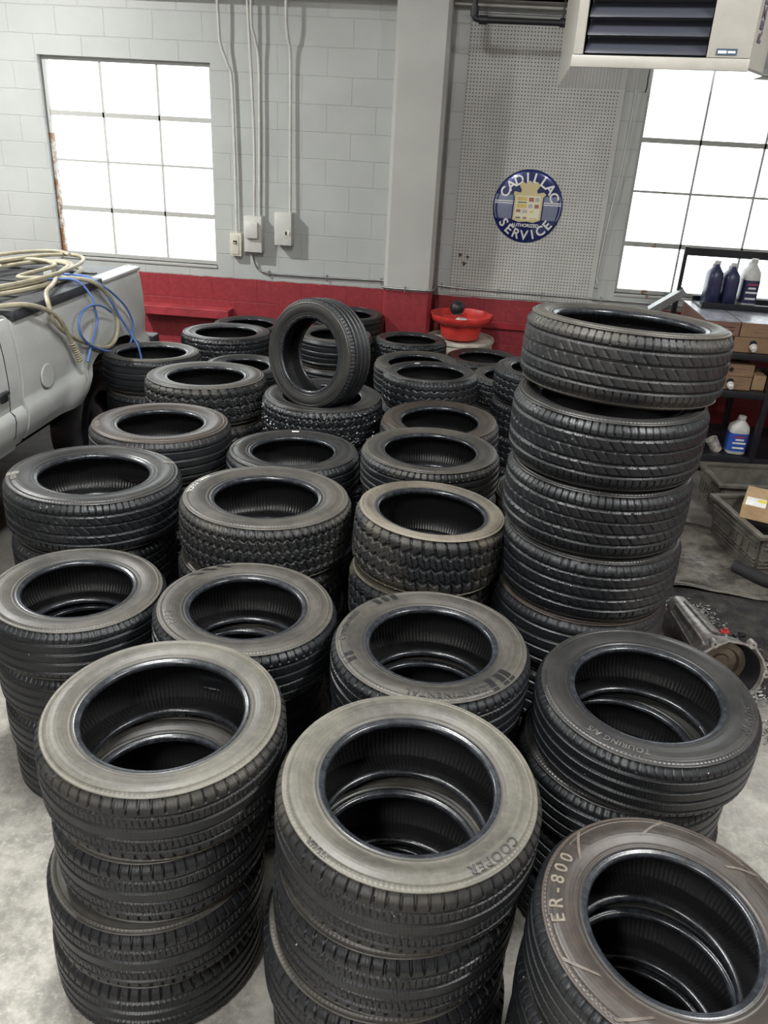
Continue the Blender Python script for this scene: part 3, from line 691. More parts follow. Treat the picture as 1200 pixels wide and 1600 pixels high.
pts = [(-2.58, 4.95, 1.40), (-2.42, 4.99, 1.385), (-2.352, 5.05, 1.335), (-2.340, 5.20, 1.245), (-2.335, 5.34, 1.14), (-2.335, 5.42, 1.03), (-2.335, 5.40, .94), (-2.335, 5.32, .89), (-2.335, 5.18, .885), (-2.335, 5.02, .92), (-2.335, 4.90, .96),
       (-2.328, 4.72, 1.04), (-2.328, 4.63, 1.12), (-2.328, 4.62, 1.19), (-2.328, 4.68, 1.245), (-2.328, 4.80, 1.26), (-2.328, 4.95, 1.23), (-2.328, 5.08, 1.165)]
hose('blue_hose', 'blue hose curled into a round loop against the truck bed side', pts, .0075, M_blue)
pts = [(-2.62, 5.02, 1.40), (-2.43, 5.03, 1.385), (-2.35, 5.08, 1.28), (-2.325, 5.18, 1.13), (-2.30, 5.25, 1.02), (-2.27, 5.27, .95), (-2.24, 5.27, .88), (-2.22, 5.28, .70)]
hose('blue_hose', 'blue hose end hanging into the tire stack beside the truck', pts, .0075, M_blue)
jb = MB().box(-2.83, -2.77, 5.20, 5.27, 1.345, 1.40, bev=.006)
tag(jb.build('outlet_box', M_tag, None, 40), 'small white outlet box lying among the hoses on the bed', 'box')

# ================================================================== WALL FITTINGS
M_elec = plain('grey_enamel', (.56, .56, .53), .4, var=.08)
M_cream = plain('cream_enamel', (.60, .585, .50), .4, var=.08)
M_cond = plain('painted_conduit', (.54, .54, .51), .4, var=.1)
M_steel = plain('galvanised_conduit', (.32, .33, .33), .35, .7)
M_blk = plain('black_paint', (.015, .016, .02), .45)
e1 = thing('breaker_box', 'small cream breaker box, leftmost of the three wall boxes', 'electrical box', (-2.08, YW, 1.27))
O = e1.location
MB(O).box(-2.13, -2.03, YW-.065, YW-.001, 1.268, 1.46, bev=.005).build('box_body', M_cream, e1, 40)
MB(O).box(-2.118, -2.052, YW-.071, YW-.0652, 1.285, 1.445, bev=.002).build('cover', M_cream, e1, 40)
MB(O).box(-2.10, -2.067, YW-.074, YW-.0712, 1.372, 1.398).build('switch_slot', M_blk, e1)
MB(O).box(-2.098, -2.07, YW-.085, YW-.0742, 1.376, 1.384, bev=.002).build('switch', M_cream, e1)
e2 = thing('disconnect_box', 'grey switch box with raised square cover, middle of the three wall boxes', 'electrical box', (-1.91, YW, 1.31))
O = e2.location
MB(O).box(-1.995, -1.84, YW-.10, YW-.001, 1.315, 1.61, bev=.004).build('box_body', M_elec, e2, 40)
MB(O).box(-1.975, -1.865, YW-.135, YW-.1002, 1.43, 1.565, bev=.012).build('raised_cover', M_elec, e2, 40)
e3 = thing('switch_box', 'grey box with two small black switches, rightmost of the three wall boxes', 'electrical box', (-1.65, YW, 1.39))
O = e3.location
MB(O).box(-1.725, -1.578, YW-.11, YW-.001, 1.39, 1.655, bev=.004).build('box_body', M_elec, e3, 40)
MB(O).box(-1.636, -1.588, YW-.113, YW-.1102, 1.463, 1.518).build('switch_plate', M_cream, e3)
for x in (-1.623, -1.601): MB(O).box(x-.006, x+.006, YW-.122, YW-.1132, 1.478, 1.506, bev=.002).build('switch', M_blk if x < -1.61 else M_tag, e3)
def conduit(label, pts, r=.0115, mat=None, clips=()):
    o = MB(Vector(pts[0])).tube(spline(pts, 8), r, 10).build('conduit', mat or M_cond, None, 60); tag(o, label, 'conduit')
    for c, d in clips:
        k = MB(); c = Vector(c)
        k.obox(c, (1, 0, 0), (0, 1, 0), (0, 0, 1), *( (.005, r+.004, r+.016) if d == 'h' else (r+.016, r+.004, .005)), bev=.001)
        q = link('clip', k.mesh('clip'), M_steel, o); q.location = -Vector(pts[0])
    return o
conduit('leftmost grey conduit running up from the cream breaker box', [(-2.075, 7.165, 1.455), (-2.075, 7.165, 2.0), (-2.085, 7.165, 2.62), (-2.11, 7.15, 2.74), (-2.155, 7.12, 2.88), (-2.16, 7.11, 3.0), (-2.165, 7.10, 3.24)])
conduit('straight conduit from the left of the middle wall box to the beam', [(-1.915, 7.155, 1.605), (-1.905, 7.155, 2.2), (-1.925, 7.13, 3.0), (-1.935, 7.12, 3.24)])
conduit('conduit with an offset bend beside the straight middle one', [(-1.868, 7.15, 1.605), (-1.858, 7.15, 2.2), (-1.855, 7.15, 2.75), (-1.875, 7.12, 2.92), (-1.895, 7.10, 3.02), (-1.895, 7.10, 3.24)])
conduit('rightmost vertical conduit rising from the two-switch box', [(-1.60, 7.15, 1.65), (-1.60, 7.155, 2.2), (-1.60, 7.155, 2.8), (-1.612, 7.12, 2.95), (-1.62, 7.10, 3.05), (-1.62, 7.10, 3.24)])
conduit('steel conduit curving from the middle box along the red paint line to the pillar', [(-1.93, 7.15, 1.318), (-1.93, 7.16, 1.26), (-1.905, 7.175, 1.18), (-1.84, 7.182, 1.14), (-1.74, 7.184, 1.13), (-1.4, 7.184, 1.13), (-1.0, 7.184, 1.135), (-.77, 7.184, 1.14)],
        .0085, M_steel, (((-1.80, 7.183, 1.133), 'h'), ((-1.28, 7.184, 1.131), 'h'), ((-.80, 7.184, 1.139), 'h')))
conduit('steel conduit bent around the front of the pillar', [(-.758, 7.18, 1.14), (-.765, 6.98, 1.14), (-.755, 6.89, 1.138), (-.70, 6.883, 1.135), (-.54, 6.883, 1.132), (-.40, 6.883, 1.134), (-.33, 6.89, 1.138), (-.317, 6.97, 1.14), (-.315, 7.16, 1.138)],
        .0085, M_steel, (((-.56, 6.883, 1.132), 'h'),))
conduit('steel conduit running right from the pillar below the pegboard', [(-.30, 7.175, 1.135), (-.1, 7.17, 1.125), (.4, 7.17, 1.12), (.9, 7.17, 1.115), (1.35, 7.17, 1.11), (1.9, 7.17, 1.105)], .0085, M_steel,
        (((-.27, 7.173, 1.134), 'h'), ((-.13, 7.17, 1.127), 'h'), ((.22, 7.17, 1.121), 'h'), ((.6, 7.17, 1.118), 'h'), ((1.1, 7.17, 1.113), 'h')))
conduit('white wire running down the wall between pegboard and right window', [(1.12, 7.16, 3.24), (1.112, 7.175, 2.7), (1.10, 7.18, 2.2), (1.06, 7.185, 1.7), (1.04, 7.185, 1.32), (1.055, 7.185, 1.24)], .006, M_cond)
conduit('upper grey pipe under the beam right of the pillar', [(-.33, 7.1, 3.215), (.5, 7.1, 3.21), (1.2, 7.1, 3.205), (2.4, 7.1, 3.2)], .012, M_cond)
conduit('lower grey pipe under the beam right of the pillar', [(-.2, 7.1, 3.165), (.5, 7.1, 3.162), (1.2, 7.1, 3.16), (2.4, 7.1, 3.155)], .009, M_steel)
bp = MB((-.165, 6.6, 4.38)).tube(spline([(-.165, 6.6, 4.38), (-.165, 6.6, 3.6), (-.165, 6.6, 3.12), (-.160, 6.6, 3.075), (-.120, 6.6, 3.06), (0, 6.6, 3.06), (.6, 6.6, 3.062), (1.8, 6.6, 3.065)], 6), .021, 12)
gp = bp.build('gas_pipe', M_blk, None, 60); tag(gp, 'black gas pipe with an elbow running right towards the hanging heater', 'pipe')
for c_, ax_ in (((-.165, 6.6, 3.11), (0, 0, 1)), ((-.10, 6.6, 3.06), (1, 0, 0)), ((.46, 6.6, 3.062), (1, 0, 0))):
    fc = MB((-.165, 6.6, 4.38)).lathe(c_, [(.021, -.03), (.029, -.03), (.029, .03), (.021, .03)], 16, ax_).mesh('pipe_fitting', 40)
    link('pipe_fitting', fc, M_blk, gp)
hg = MB().tube([(.45, 6.62, 3.07), (.47, 6.62, 4.38)], .006, 6); tag(hg.build('pipe_hanger', M_blk), 'thin black rod holding up the gas pipe', 'rod')
# pegboard
a = NT('pegboard'); v = a.co(); sp_ = a.n('SeparateXYZ', ins={0: v})
fx = a.math('SUBTRACT', a.math('FRACT', a.math('MULTIPLY', sp_.outputs[0], 39.37)), .5); fz = a.math('SUBTRACT', a.math('FRACT', a.math('MULTIPLY', sp_.outputs[2], 39.37)), .5)
dd = a.math('SQRT', a.math('ADD', a.math('MULTIPLY', fx, fx), a.math('MULTIPLY', fz, fz))); hole = a.math('SUBTRACT', 1, a.ramp(dd, .15, .22))
inx = a.math('LESS_THAN', sp_.outputs[0], 1.0)
hole = a.math('MULTIPLY', hole, inx)
nz = a.noise(3, v); chip = a.ramp(a.noise(7, v, 4), .74, .76)
c = a.mix(a.ramp(nz, .3, .7), (.43, .43, .405), (.50, .50, .475)); c = a.mix(chip, c, (.12, .09, .06)); c = a.mix(hole, c, (.06, .06, .055))
a.set(color=c, rough=.5, normal=a.bump(a.math('SUBTRACT', 1, hole), .6, .004)); M_peg = a.m
tag(MB((0, 7.17, 0)).box(-.195, 1.03, 7.180, YW-.001, 1.065, 3.14, bev=.002).build('pegboard', M_peg), 'tall white pegboard panel on the wall right of the pillar', 'pegboard')
tag(MB().box(.99, 1.06, 7.186, 7.2, 1.2, 1.205).build('bracket', M_steel), 'small metal strip low on the pegboard edge', 'bracket')
chips = plain('chipped_paint_patch', (.07, .05, .035), .7)
for i, (x, z, s) in enumerate(((-.13, 1.40, .016), (-.065, 1.385, .013), (-.09, 1.33, .017))):
    o = MB().lathe((x, 7.1795, z), [(.0001, .0008), (s, .0006), (s*1.05, 0)], 9, (0, -1, 0), wob=lambda j, t: .3*math.sin(3*t)).build('paint_chip', chips)
    o['kind'] = 'structure'; o.name = 'trim_chip'
# red plank on the wall
pk = MB().box(-2.98, -2.14, 7.05, YW, .725, .80, bev=.004); tag(pk.build('wall_plank', plain('red_gloss', (.34, .04, .05), .45, var=.25)), 'red painted plank fixed to the wall below the left window', 'plank')
pk = MB().box(-.2, 2.6, 7.16, YW, .80, .86, bev=.003); tag(pk.build('wall_plank', plain('dark_red_gloss', (.24, .014, .022), .45, var=.25)), 'long dark red plank low on the wall behind the drum', 'plank')

# ---- round service sign
M_navy = NT('navy_enamel').set(color=(.015, .025, .13), rough=.22, coat=.6, metal=.3)
M_band = NT('painted_reflection_blue').set(color=(.24, .29, .42), rough=.25, metal=.5, coat=.5)  # lighter blue standing in for the room reflected in the navy enamel
M_silver = NT('silver_letter').set(color=(.75, .76, .74), rough=.3, metal=.3)
M_gold = NT('pale_gold').set(color=(.62, .54, .30), rough=.35, metal=.4)
M_creamy = NT('crest_cream').set(color=(.70, .67, .50), rough=.4)
sx_, sz_, sr = .389, 1.818, .284
sg = thing('service_sign', 'round navy sign with silver lettering and crest hung on the pegboard', 'sign', (sx_, 7.17, sz_)); O = sg.location
SY = 7.178
MB(O).lathe((sx_, SY, sz_), [(.0001, .020), (sr*.6, .018), (sr*.9, .012), (sr*.985, .006), (sr, .003), (sr, 0), (.0001, 0)], 72, (0, -1, 0)).build('sign_disc', M_navy, sg, 50)
poly = []
for k in range(25): t_ = math.radians(-32+62*k/24); poly.append((sr*.965*math.cos(t_), sr*.965*math.sin(t_)))
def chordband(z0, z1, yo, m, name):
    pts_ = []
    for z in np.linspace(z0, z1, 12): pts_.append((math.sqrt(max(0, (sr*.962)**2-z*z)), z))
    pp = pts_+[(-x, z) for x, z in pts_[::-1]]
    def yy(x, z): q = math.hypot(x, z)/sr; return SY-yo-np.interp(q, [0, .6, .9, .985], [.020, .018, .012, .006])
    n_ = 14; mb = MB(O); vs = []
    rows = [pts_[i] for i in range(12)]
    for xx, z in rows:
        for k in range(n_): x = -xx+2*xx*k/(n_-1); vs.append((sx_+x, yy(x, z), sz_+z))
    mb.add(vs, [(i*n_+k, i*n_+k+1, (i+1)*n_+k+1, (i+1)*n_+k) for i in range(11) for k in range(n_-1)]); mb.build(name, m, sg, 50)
chordband(-.10, .085, .0012, M_band, 'reflection_band')  # pale reflection across the navy disc, painted as a band of colour
for z in (.020, .036): chordband(z-.004, z+.004, .0022, M_silver, 'stripe')
def ring_text(body, size, rad, a0, a1, top, m, nm):
    n_ = len(body)
    mb = MB(O)
    for i, ch in enumerate(body):
        al = math.radians(a0+(a1-a0)*i/(n_-1))
        me = text_mesh(ch, size, .003, bold=.0022)
        if top: right = Vector((math.sin(al), 0, -math.cos(al))); upv = Vector((math.cos(al), 0, math.sin(al)))
        else: right = Vector((-math.sin(al), 0, math.cos(al))); upv = Vector((-math.cos(al), 0, -math.sin(al)))
        cen = Vector((sx_, 0, sz_))+Vector((math.cos(al), 0, math.sin(al)))*rad
        vs = []
        for v_ in me.vertices:
            p = cen+right*v_.co.x+upv*(v_.co.y-size*.35); q = math.hypot(p.x-sx_, p.z-sz_)/sr
            p.y = SY-.005-v_.co.z-np.interp(q, [0, .6, .9, .985], [.020, .018, .012, .006]); vs.append(p)
        mb.add(vs, [tuple(f.vertices) for f in me.polygons]); bpy.data.meshes.remove(me)
    mb.build(nm, m, sg)
ring_text('CADILLAC', .105, .222, 152, 22, True, M_silver, 'upper_lettering')
ring_text('SERVICE', .105, .222, 216, 322, False, M_silver, 'lower_lettering')
tm_ = text_mesh('AUTHORIZED', .036, .0015, bold=.001); o_ = link('small_lettering', tm_, M_silver, sg); o_.rotation_euler = (math.pi/2, 0, 0); o_.location = (-.005, SY-.024-7.17, -.158)
# crest: shield with crown
def flat(pts, y, d, m, name):
    MB(O).prism([(sx_+x, y, sz_+z) for x, z in pts], (0, -d, 0)).build(name, m, sg)
sh = [(-.125, .095), (-.118, .115), (-.07, .105), (-.062, .125), (-.085, .165), (-.06, .19), (-.03, .175), (0, .20), (.03, .175), (.06, .19), (.085, .165), (.062, .125), (.07, .105), (.118, .115), (.14, .10), (.118, .075), (.115, -.10), (.06, -.122), (0, -.115), (-.06, -.122), (-.115, -.105), (-.112, .07)]
flat([(x*1.08, z*1.05+.002) for x, z in sh], SY-.0205, .003, M_navy, 'crest_outline')
flat(sh, SY-.0236, .003, M_gold, 'crest')
flat([(x, z) for x, z in ((-.10, .085), (.10, .085), (.10, -.095), (0, -.105), (-.10, -.095))], SY-.0268, .0012, M_creamy, 'crest_field')
M_b = {'d': NT('crest_dark').set(color=(.08, .07, .06), rough=.5), 'r': NT('crest_red').set(color=(.35, .13, .10), rough=.5), 'y': NT('crest_yellow').set(color=(.60, .47, .15), rough=.5), 'g': NT('crest_grey').set(color=(.42, .41, .40), rough=.5)}
for x0, x1, z0, z1, k in ((-.09, -.01, .045, .075, 'y'), (-.085, -.01, .028, .036, 'd'), (-.09, -.01, -.01, .02, 'y'), (.005, .045, .04, .072, 'r'), (.055, .09, .04, .072, 'g'), (.005, .04, -.01, .02, 'g'), (.055, .09, -.01, .02, 'r'),
                       (-.09, -.055, -.045, -.022, 'r'), (-.04, 0, -.05, -.022, 'g'), (.02, .05, -.045, -.03, 'y'), (-.09, -.05, -.092, -.082, 'd'), (-.03, .0, -.095, -.08, 'r'), (.02, .08, -.092, -.084, 'y')):
    flat([(x0, z0), (x1, z0), (x1, z1), (x0, z1)], SY-.0282, .0008, M_b[k], 'crest_block')

# ================================================================== HEATER
M_ht = plain('heater_enamel', (.36, .345, .31), .38, var=.06)
a = NT('glossy_heater_underside'); a.set(color=(.62, .62, .60), rough=.10, metal=.75); M_under = a.m
a = NT('louver_paint'); a.set(color=(.045, .048, .062), rough=.3); M_louv = a.m
hp = {'L': Vector((.295, 3.537, 0)), 'R': Vector((.900, 3.392, 0)), 'C': Vector((1.013, 3.60, 0)), 'FR': Vector((1.108, 4.765, 0)), 'FL': Vector((.361, 5.055, 0))}
Z0, Z1 = 2.585, 3.30
ht = thing('unit_heater', 'beige hanging gas heater with black louvers at top right', 'heater', (.7, 4.2, Z0)); O = ht.location
order = ['L', 'R', 'C', 'FR', 'FL']; P_ = [hp[k] for k in order]
fx_ = (hp['R']-hp['L']).normalized(); fn = Vector((fx_.y, -fx_.x, 0))     # outward front normal
Wf = (hp['R']-hp['L']).length
MB(O).prism([p+Vector((0, 0, Z0)) for p in P_], (0, 0, .008)).build('bottom_panel', M_under, ht)
sd = MB(O)
for i in range(1, 5):
    a_, b_ = P_[i], P_[(i+1) % 5]
    d_ = (b_-a_).normalized(); nn = Vector((d_.y, -d_.x, 0))
    sd.prism([a_+Vector((0, 0, Z0+.009)), b_+Vector((0, 0, Z0+.009)), b_-nn*.006+Vector((0, 0, Z0+.009)), a_-nn*.006+Vector((0, 0, Z0+.009))], (0, 0, Z1-Z0-.009))
sd.build('casing', M_ht, ht)
MB(O).prism([p+Vector((0, 0, Z1)) for p in P_], (0, 0, .008)).build('top_panel', M_ht, ht)
def front(x0, x1, z0, z1, off, th, name, m, bev=0):
    c = hp['L']+fx_*((x0+x1)/2)+fn*(off+th/2)+Vector((0, 0, (z0+z1)/2))
    return MB(O).obox(c, fx_, fn, (0, 0, 1), (x1-x0)/2, th/2, (z1-z0)/2, bev).build(name, m, ht, 40)
front(-.004, Wf+.002, Z0-.004, Z0+.036, .0, .012, 'bottom_lip', M_ht, .003)
front(.0, .036, Z0+.038, Z1, -.004, .012, 'left_stile', M_ht, .003)
front(.475, Wf, Z0+.038, Z1, -.004, .010, 'control_panel', M_ht, .002)
front(.036, .475, Z1-.05, Z1, -.004, .010, 'top_rail', M_ht)
front(.036, .475, Z0+.038, Z1-.05, -.10, .006, 'back_plate', M_louv)
for i in range(11):
    z = Z0+.045+i*.058; mb = MB(O); vs = []; nL = 9
    for k in range(2):
        for j in range(nL):
            t_ = j/(nL-1); zz = z+.060*t_; oo = -.030+.022*math.cos(t_*math.pi*1.1)
            vs.append(hp['L']+fx_*(.04 if k == 0 else .471)+fn*oo+Vector((0, 0, zz)))
    vs += [v_-fn*.003 for v_ in vs]; n2_ = 2*nL
    fs = [(j, j+1, nL+j+1, nL+j) for j in range(nL-1)]+[(n2_+nL+j, n2_+nL+j+1, n2_+j+1, n2_+j) for j in range(nL-1)]+[(0, nL, n2_+nL, n2_), (nL-1, n2_+nL-1, n2_+2*nL-1, 2*nL-1)]
    mb.add(vs, fs).build('louver', M_louv, ht, 60)
front(.505, .575, Z0+.046, Z0+.066, .0065, .002, 'rating_label', NT('label_blue').set(color=(.03, .06, .10), rough=.4))
front(.511, .540, Z0+.051, Z0+.060, .0087, .0006, 'label_print', M_silver); front(.544, .570, Z0+.052, Z0+.059, .0087, .0006, 'label_print', M_silver)
tm_ = text_mesh('REZNOR', .062, .0015, bold=.0012, align='LEFT', spacing=1.1); o_ = link('maker_lettering', tm_, NT('letter_plum').set(color=(.12, .09, .13), rough=.4), ht)
cd = (hp['C']-hp['R']).normalized(); cn = Vector((cd.y, -cd.x, 0))
o_.matrix_local = Matrix.Translation(hp['R']+cd*.085+cn*.002+Vector((0, 0, Z0+.09))-O) @ Matrix(((0, -cd.x, cn.x, 0), (0, -cd.y, cn.y, 0), (1, 0, 0, 0), (0, 0, 0, 1)))
for k, q in (('L', .1), ('R', .1), ('FL', .1), ('FR', .1)):
    c = hp[k].lerp(Vector((.7, 4.2, 0)), .12); MB(O).tube([c+Vector((0, 0, Z1)), c+Vector((0, 0, ZC))], .006, 6).build('hanger_rod', M_steel, ht)
wv = MB().tube(spline([(.66, 4.0, Z0+.002), (.662, 4.0, Z0-.03), (.658, 4.0, Z0-.055)], 4), .003, 6); q_ = link('wire_stub', wv.mesh('wire_stub'), M_blk, ht); q_.location = -O

# ================================================================== DRUM, RED TUB
M_drum = plain('dirty_white_drum', (.45, .42, .36), .5, var=.35, scale=6)
dm = thing('steel_drum', 'dirty white steel drum standing by the wall right of the pillar', 'drum', (-.06, 6.86, 0)); O = dm.location
c0 = (-.06, 6.86, 0)
MB(O).lathe(c0, [(.0001, .002), (.275, .002), (.28, .01), (.272, .02), (.272, .26), (.282, .275), (.272, .29), (.272, .52), (.282, .535), (.272, .55), (.272, .755), (.0001, .755)], 56).build('drum_body', M_drum, dm, 35)
MB(O).lathe(c0, [(.272, .745), (.284, .748), (.286, .762), (.282, .775), (.272, .772), (.268, .758), (.0001, .7565)], 56).build('lid', M_drum, dm, 35)
M_redpl = plain('red_plastic', (.50, .035, .03), .45, var=.2, scale=10)
tb = thing('red_tub', 'red plastic tub with wavy flared rim sitting on the white drum', 'tub', (-.06, 6.83, .775)); O = tb.location
cc = (-.065, 6.83, .776)
wob = lambda j, t: (.028*math.sin(11*t)+.02*math.sin(7*t+1)) if 5 <= j <= 11 else (.006*math.sin(40*t) if j in (2, 3, 4) else 0)
MB(O).lathe(cc, [(.0001, .001), (.150, .001), (.160, .01), (.170, .07), (.178, .12), (.205, .13), (.245, .15), (.258, .185), (.256, .200), (.248, .198), (.235, .165), (.20, .145), (.165, .12), (.155, .05), (.145, .02), (.0001, .018)], 88, wob=wob).build('tub_body', M_redpl, tb, 50)
bc = MB(O).lathe(cc, [(.12, .02), (.10, .10), (.04, .16), (.0001, .165)], 24).build('funnel_cone', M_tag, tb, 50)
bl = MB((-.108, 6.77, 1.03)).lathe((-.108, 6.77, 1.03), [(.0001+.060*math.sin(math.pi*i/16), -.060*math.cos(math.pi*i/16)) for i in range(17)], 32)
tag(bl.build('rubber_ball', M_blk, None, 60), 'round black ball-shaped cap propped up in the red tub', 'cap')

# ================================================================== RACK AT RIGHT
M_rack = plain('black_rack_steel', (.02, .021, .026), .4, .3)
rk = thing('storage_rack', 'black steel rack holding cardboard boxes at the right wall', 'rack', (2.2, 6.6, 0)); O = rk.location
for z0, z1 in ((.03, .15), (.62, .675), (.915, .965)):
    MB(O).box(1.66, 2.9, 6.18, 6.22, z0, z1, bev=.003).box(1.66, 2.9, 6.98, 7.02, z0, z1, bev=.003).box(1.66, 2.9, 6.22, 6.98, z1-.02, z1).build('shelf', M_rack, rk, 40)
MB(O).box(1.66, 2.9, 6.98, 7.02, .44, .50, bev=.003).build('cross_bar', M_rack, rk, 40)
for x in (1.63, 2.30, 2.92):
    for y in (6.20, 7.0): MB(O).box(x-.022, x+.022, y-.022, y+.022, 0, .965, bev=.003).build('upright', M_rack, rk, 40)
def card(name, col, seed=0):
    a = NT(name); v = a.co(); sep = a.n('SeparateXYZ', ins={0: a.co('Generated')})
    n_ = a.noise(18, v, 6); c = a.mix(a.ramp(n_, .3, .7), tuple(q*.8 for q in col), col)
    a.set(color=c, rough=.75); return a.m
M_card = card('brown_cardboard', (.30, .19, .115)); M_cardr = card('reddish_cardboard', (.24, .13, .095)); M_cardl = card('light_cardboard', (.46, .31, .17))
a = NT('dusty_plastic_wrap'); v = a.co(); a.set(color=a.mix(a.ramp(a.noise(14, v, 6, .7), .35, .65), (.20, .21, .26), (.50, .51, .56)), rough=.3, normal=a.bump(a.noise(20, v, 4), .6, .01)); M_wrap = a.m
def carton(label, x0, x1, y0, y1, z0, z1, m, top=None, hole=False, spout=False, lines=True, group=None):
    t = thing('cardboard_box', label, 'box', ((x0+x1)/2, y0, z0), group); O = t.location
    MB(O).box(x0, x1, y0, y1, z0, z1, bev=.003).build('box_body', m, t)
    if top: MB(O).box(x0+.002, x1-.002, y0+.002, y1-.002, z1+.0005, z1+.003).build('top_wrap', top, t)
    if lines:
        for k in range(2): MB(O).box(x0+.3*(x1-x0), x1-.15*(x1-x0), y0-.0012, y0-.0002, z0+(.35+.25*k)*(z1-z0), z0+(.40+.25*k)*(z1-z0)).build('printed_line', M_cardr if m is not M_cardr else M_dark, t)
    if hole: MB(O).lathe(((x0+x1)/2, y0-.001, z0+.55*(z1-z0)), [(.0001, .0015), (.018, .0015), (.018, 0)], 16, (0, -1, 0)).build('hand_hole', M_dark, t)
    if spout:
        MB(O).lathe((spout, y0-.001, z0+.6*(z1-z0)), [(.0001, .002), (.026, .002), (.026, 0)], 18, (0, -1, 0)).build('spout_hole', M_dark, t)
        MB(O).lathe((spout, y0-.003, z0+.5*(z1-z0)), [(.0001, .055), (.017, .055), (.02, .03), (.026, .03), (.026, .012), (.016, .012), (.016, 0)], 18, (0, -1, -.5)).build('spout', M_tag, t, 40)
    return t
carton('reddish flat box on the rack top, left of the pair, wrapped in dusty film', 1.735, 1.985, 6.20, 6.98, 1.083, 1.183, M_cardr, M_wrap)
carton('brown flat box on the rack top at the right frame edge', 1.993, 2.33, 6.20, 6.98, 1.083, 1.183, M_card, M_wrap)
carton('reddish box directly beneath the film-wrapped left box', 1.735, 1.955, 6.205, 6.98, .967, 1.080, M_cardr, lines=False)
carton('brown box with a white plastic spout, upper one on the rack', 1.963, 2.33, 6.205, 6.98, .967, 1.080, M_card, spout=2.105, lines=False)
carton('third flat box on the rack top past the frame edge', 2.34, 2.68, 6.20, 6.98, .967, 1.18, M_card, M_wrap)
carton('light-topped box with round hand hole on the middle shelf', 1.83, 2.165, 6.215, 6.9, .780, .870, M_card, hole=True)
carton('box with white spout on the middle shelf, under the hand-hole box', 1.83, 2.165, 6.215, 6.9, .677, .777, M_card, spout=2.01)
carton('brown box on the middle shelf beside the rack post, at the frame edge', 2.185, 2.28, 6.25, 6.9, .677, .79, M_cardl, lines=False)
# jug tray with jugs
M_bluej = plain('dark_blue_plastic', (.03, .035, .09), .35); M_whitej = plain('milky_plastic', (.62, .62, .60), .4)
tray = thing('jug_tray', 'black metal tray frame standing on the boxes before the right window', 'tray', (2.1, 6.85, 1.187)); O = tray.location
MB(O).box(1.80, 2.66, 6.66, 6.985, 1.188, 1.20).box(1.80, 2.66, 6.655, 6.672, 1.20, 1.235, bev=.002).box(1.80, 2.66, 6.97, 6.985, 1.20, 1.235, bev=.002).build('tray_base', M_rack, tray)
MB(O).box(1.66, 1.69, 6.95, 6.98, .966, 1.61, bev=.002).build('post', M_rack, tray); MB(O).box(2.64, 2.67, 6.95, 6.98, 1.236, 1.61, bev=.002).build('post', M_rack, tray)
MB(O).box(1.66, 2.67, 6.945, 6.949, 1.545, 1.605).build('top_bar', M_rack, tray)
def jug(label, x, y, z, wx, hy_, hz_, body, cap, band=None, grp=None, rot=0):
    t = thing('plastic_jug', label, 'jug', (x, y, z), grp); O = t.location
    prof = [(0, .45, .0), (.03, .5, 0), (.62, .5, 0), (.74, .46, 0), (.84, .30, -.06), (.90, .18, -.10), (.94, .15, -.10)]
    seg = 28; vs = []; fs = []
    for (h_, s_, off) in prof:
        for k in range(seg):
            t_ = 2*math.pi*k/seg; ex = .55 if s_ > .4 else .9
            cx = math.copysign(abs(math.cos(t_))**ex, math.cos(t_)); cy__ = math.copysign(abs(math.sin(t_))**ex, math.sin(t_))
            vs.append((x+cx*s_*wx, y+off*hy_+cy__*s_*hy_, z+h_*hz_))
    L = len(prof)
    for i in range(L-1):
        for k in range(seg): fs.append((i*seg+k, i*seg+(k+1) % seg, (i+1)*seg+(k+1) % seg, (i+1)*seg+k))
    fs.append(tuple(range(seg))); fs.append(tuple((L-1)*seg+k for k in range(seg)))
    MB(O).add(vs, fs).build('jug_body', body, t, 50)
    MB(O).lathe((x, y-.10*hy_, z+.93*hz_), [(.0001, .07*hz_+.004), (wx*.2, .07*hz_+.004), (wx*.21, 0), (wx*.19, -.004)], 20).build('cap', cap, t, 40)
    MB(O).tube(spline([(x, y+.02*hy_, z+.90*hz_), (x, y+.22*hy_, z+.94*hz_), (x, y+.42*hy_, z+.88*hz_), (x, y+.47*hy_, z+.72*hz_), (x, y+.42*hy_, z+.58*hz_)], 5), .010, 8).build('handle', body if band else cap, t, 60)
    if band:
        vs = []; 
        for h_ in (.10, .58):
            for k in range(seg):
                t_ = 2*math.pi*k/seg; cx = math.copysign(abs(math.cos(t_))**.55, math.cos(t_)); cy__ = math.copysign(abs(math.sin(t_))**.55, math.sin(t_))
                vs.append((x+cx*.512*wx, y+cy__*.512*hy_, z+h_*hz_))
        MB(O).add(vs, [(k, (k+1) % seg, seg+(k+1) % seg, seg+k) for k in range(seg)]).build('label_band', band, t, 50)
        for i, (hh, ww) in enumerate(((.50, .30), (.42, .22), (.33, .34), (.2, .30))):
            MB(O).box(x-ww*wx, x+ww*wx, y-.514*hy_-.002, y-.514*hy_-.0005, z+hh*hz_-.008, z+hh*hz_+.006).build('label_print', M_tag if i else NT('label_red').set(color=(.3, .05, .12), rough=.5), t)
    return t
jug('dark blue jug with white cap, leftmost on the black tray', 1.895, 6.82, 1.202, .115, .19, .33, M_bluej, M_whitej)
jug('dark blue jug with white cap, second on the black tray', 2.022, 6.82, 1.202, .115, .19, .32, M_bluej, M_whitej)
jug('whitish jug, rightmost of the three on the black tray', 2.175, 6.84, 1.202, .13, .20, .36, M_whitej, M_whitej, band=M_bluej)
jug('white gallon jug with blue label on the lowest rack shelf', 2.19, 6.30, .152, .148, .148, .30, M_whitej, M_whitej, band=NT('label_blue2').set(color=(.03, .09, .42), rough=.4))
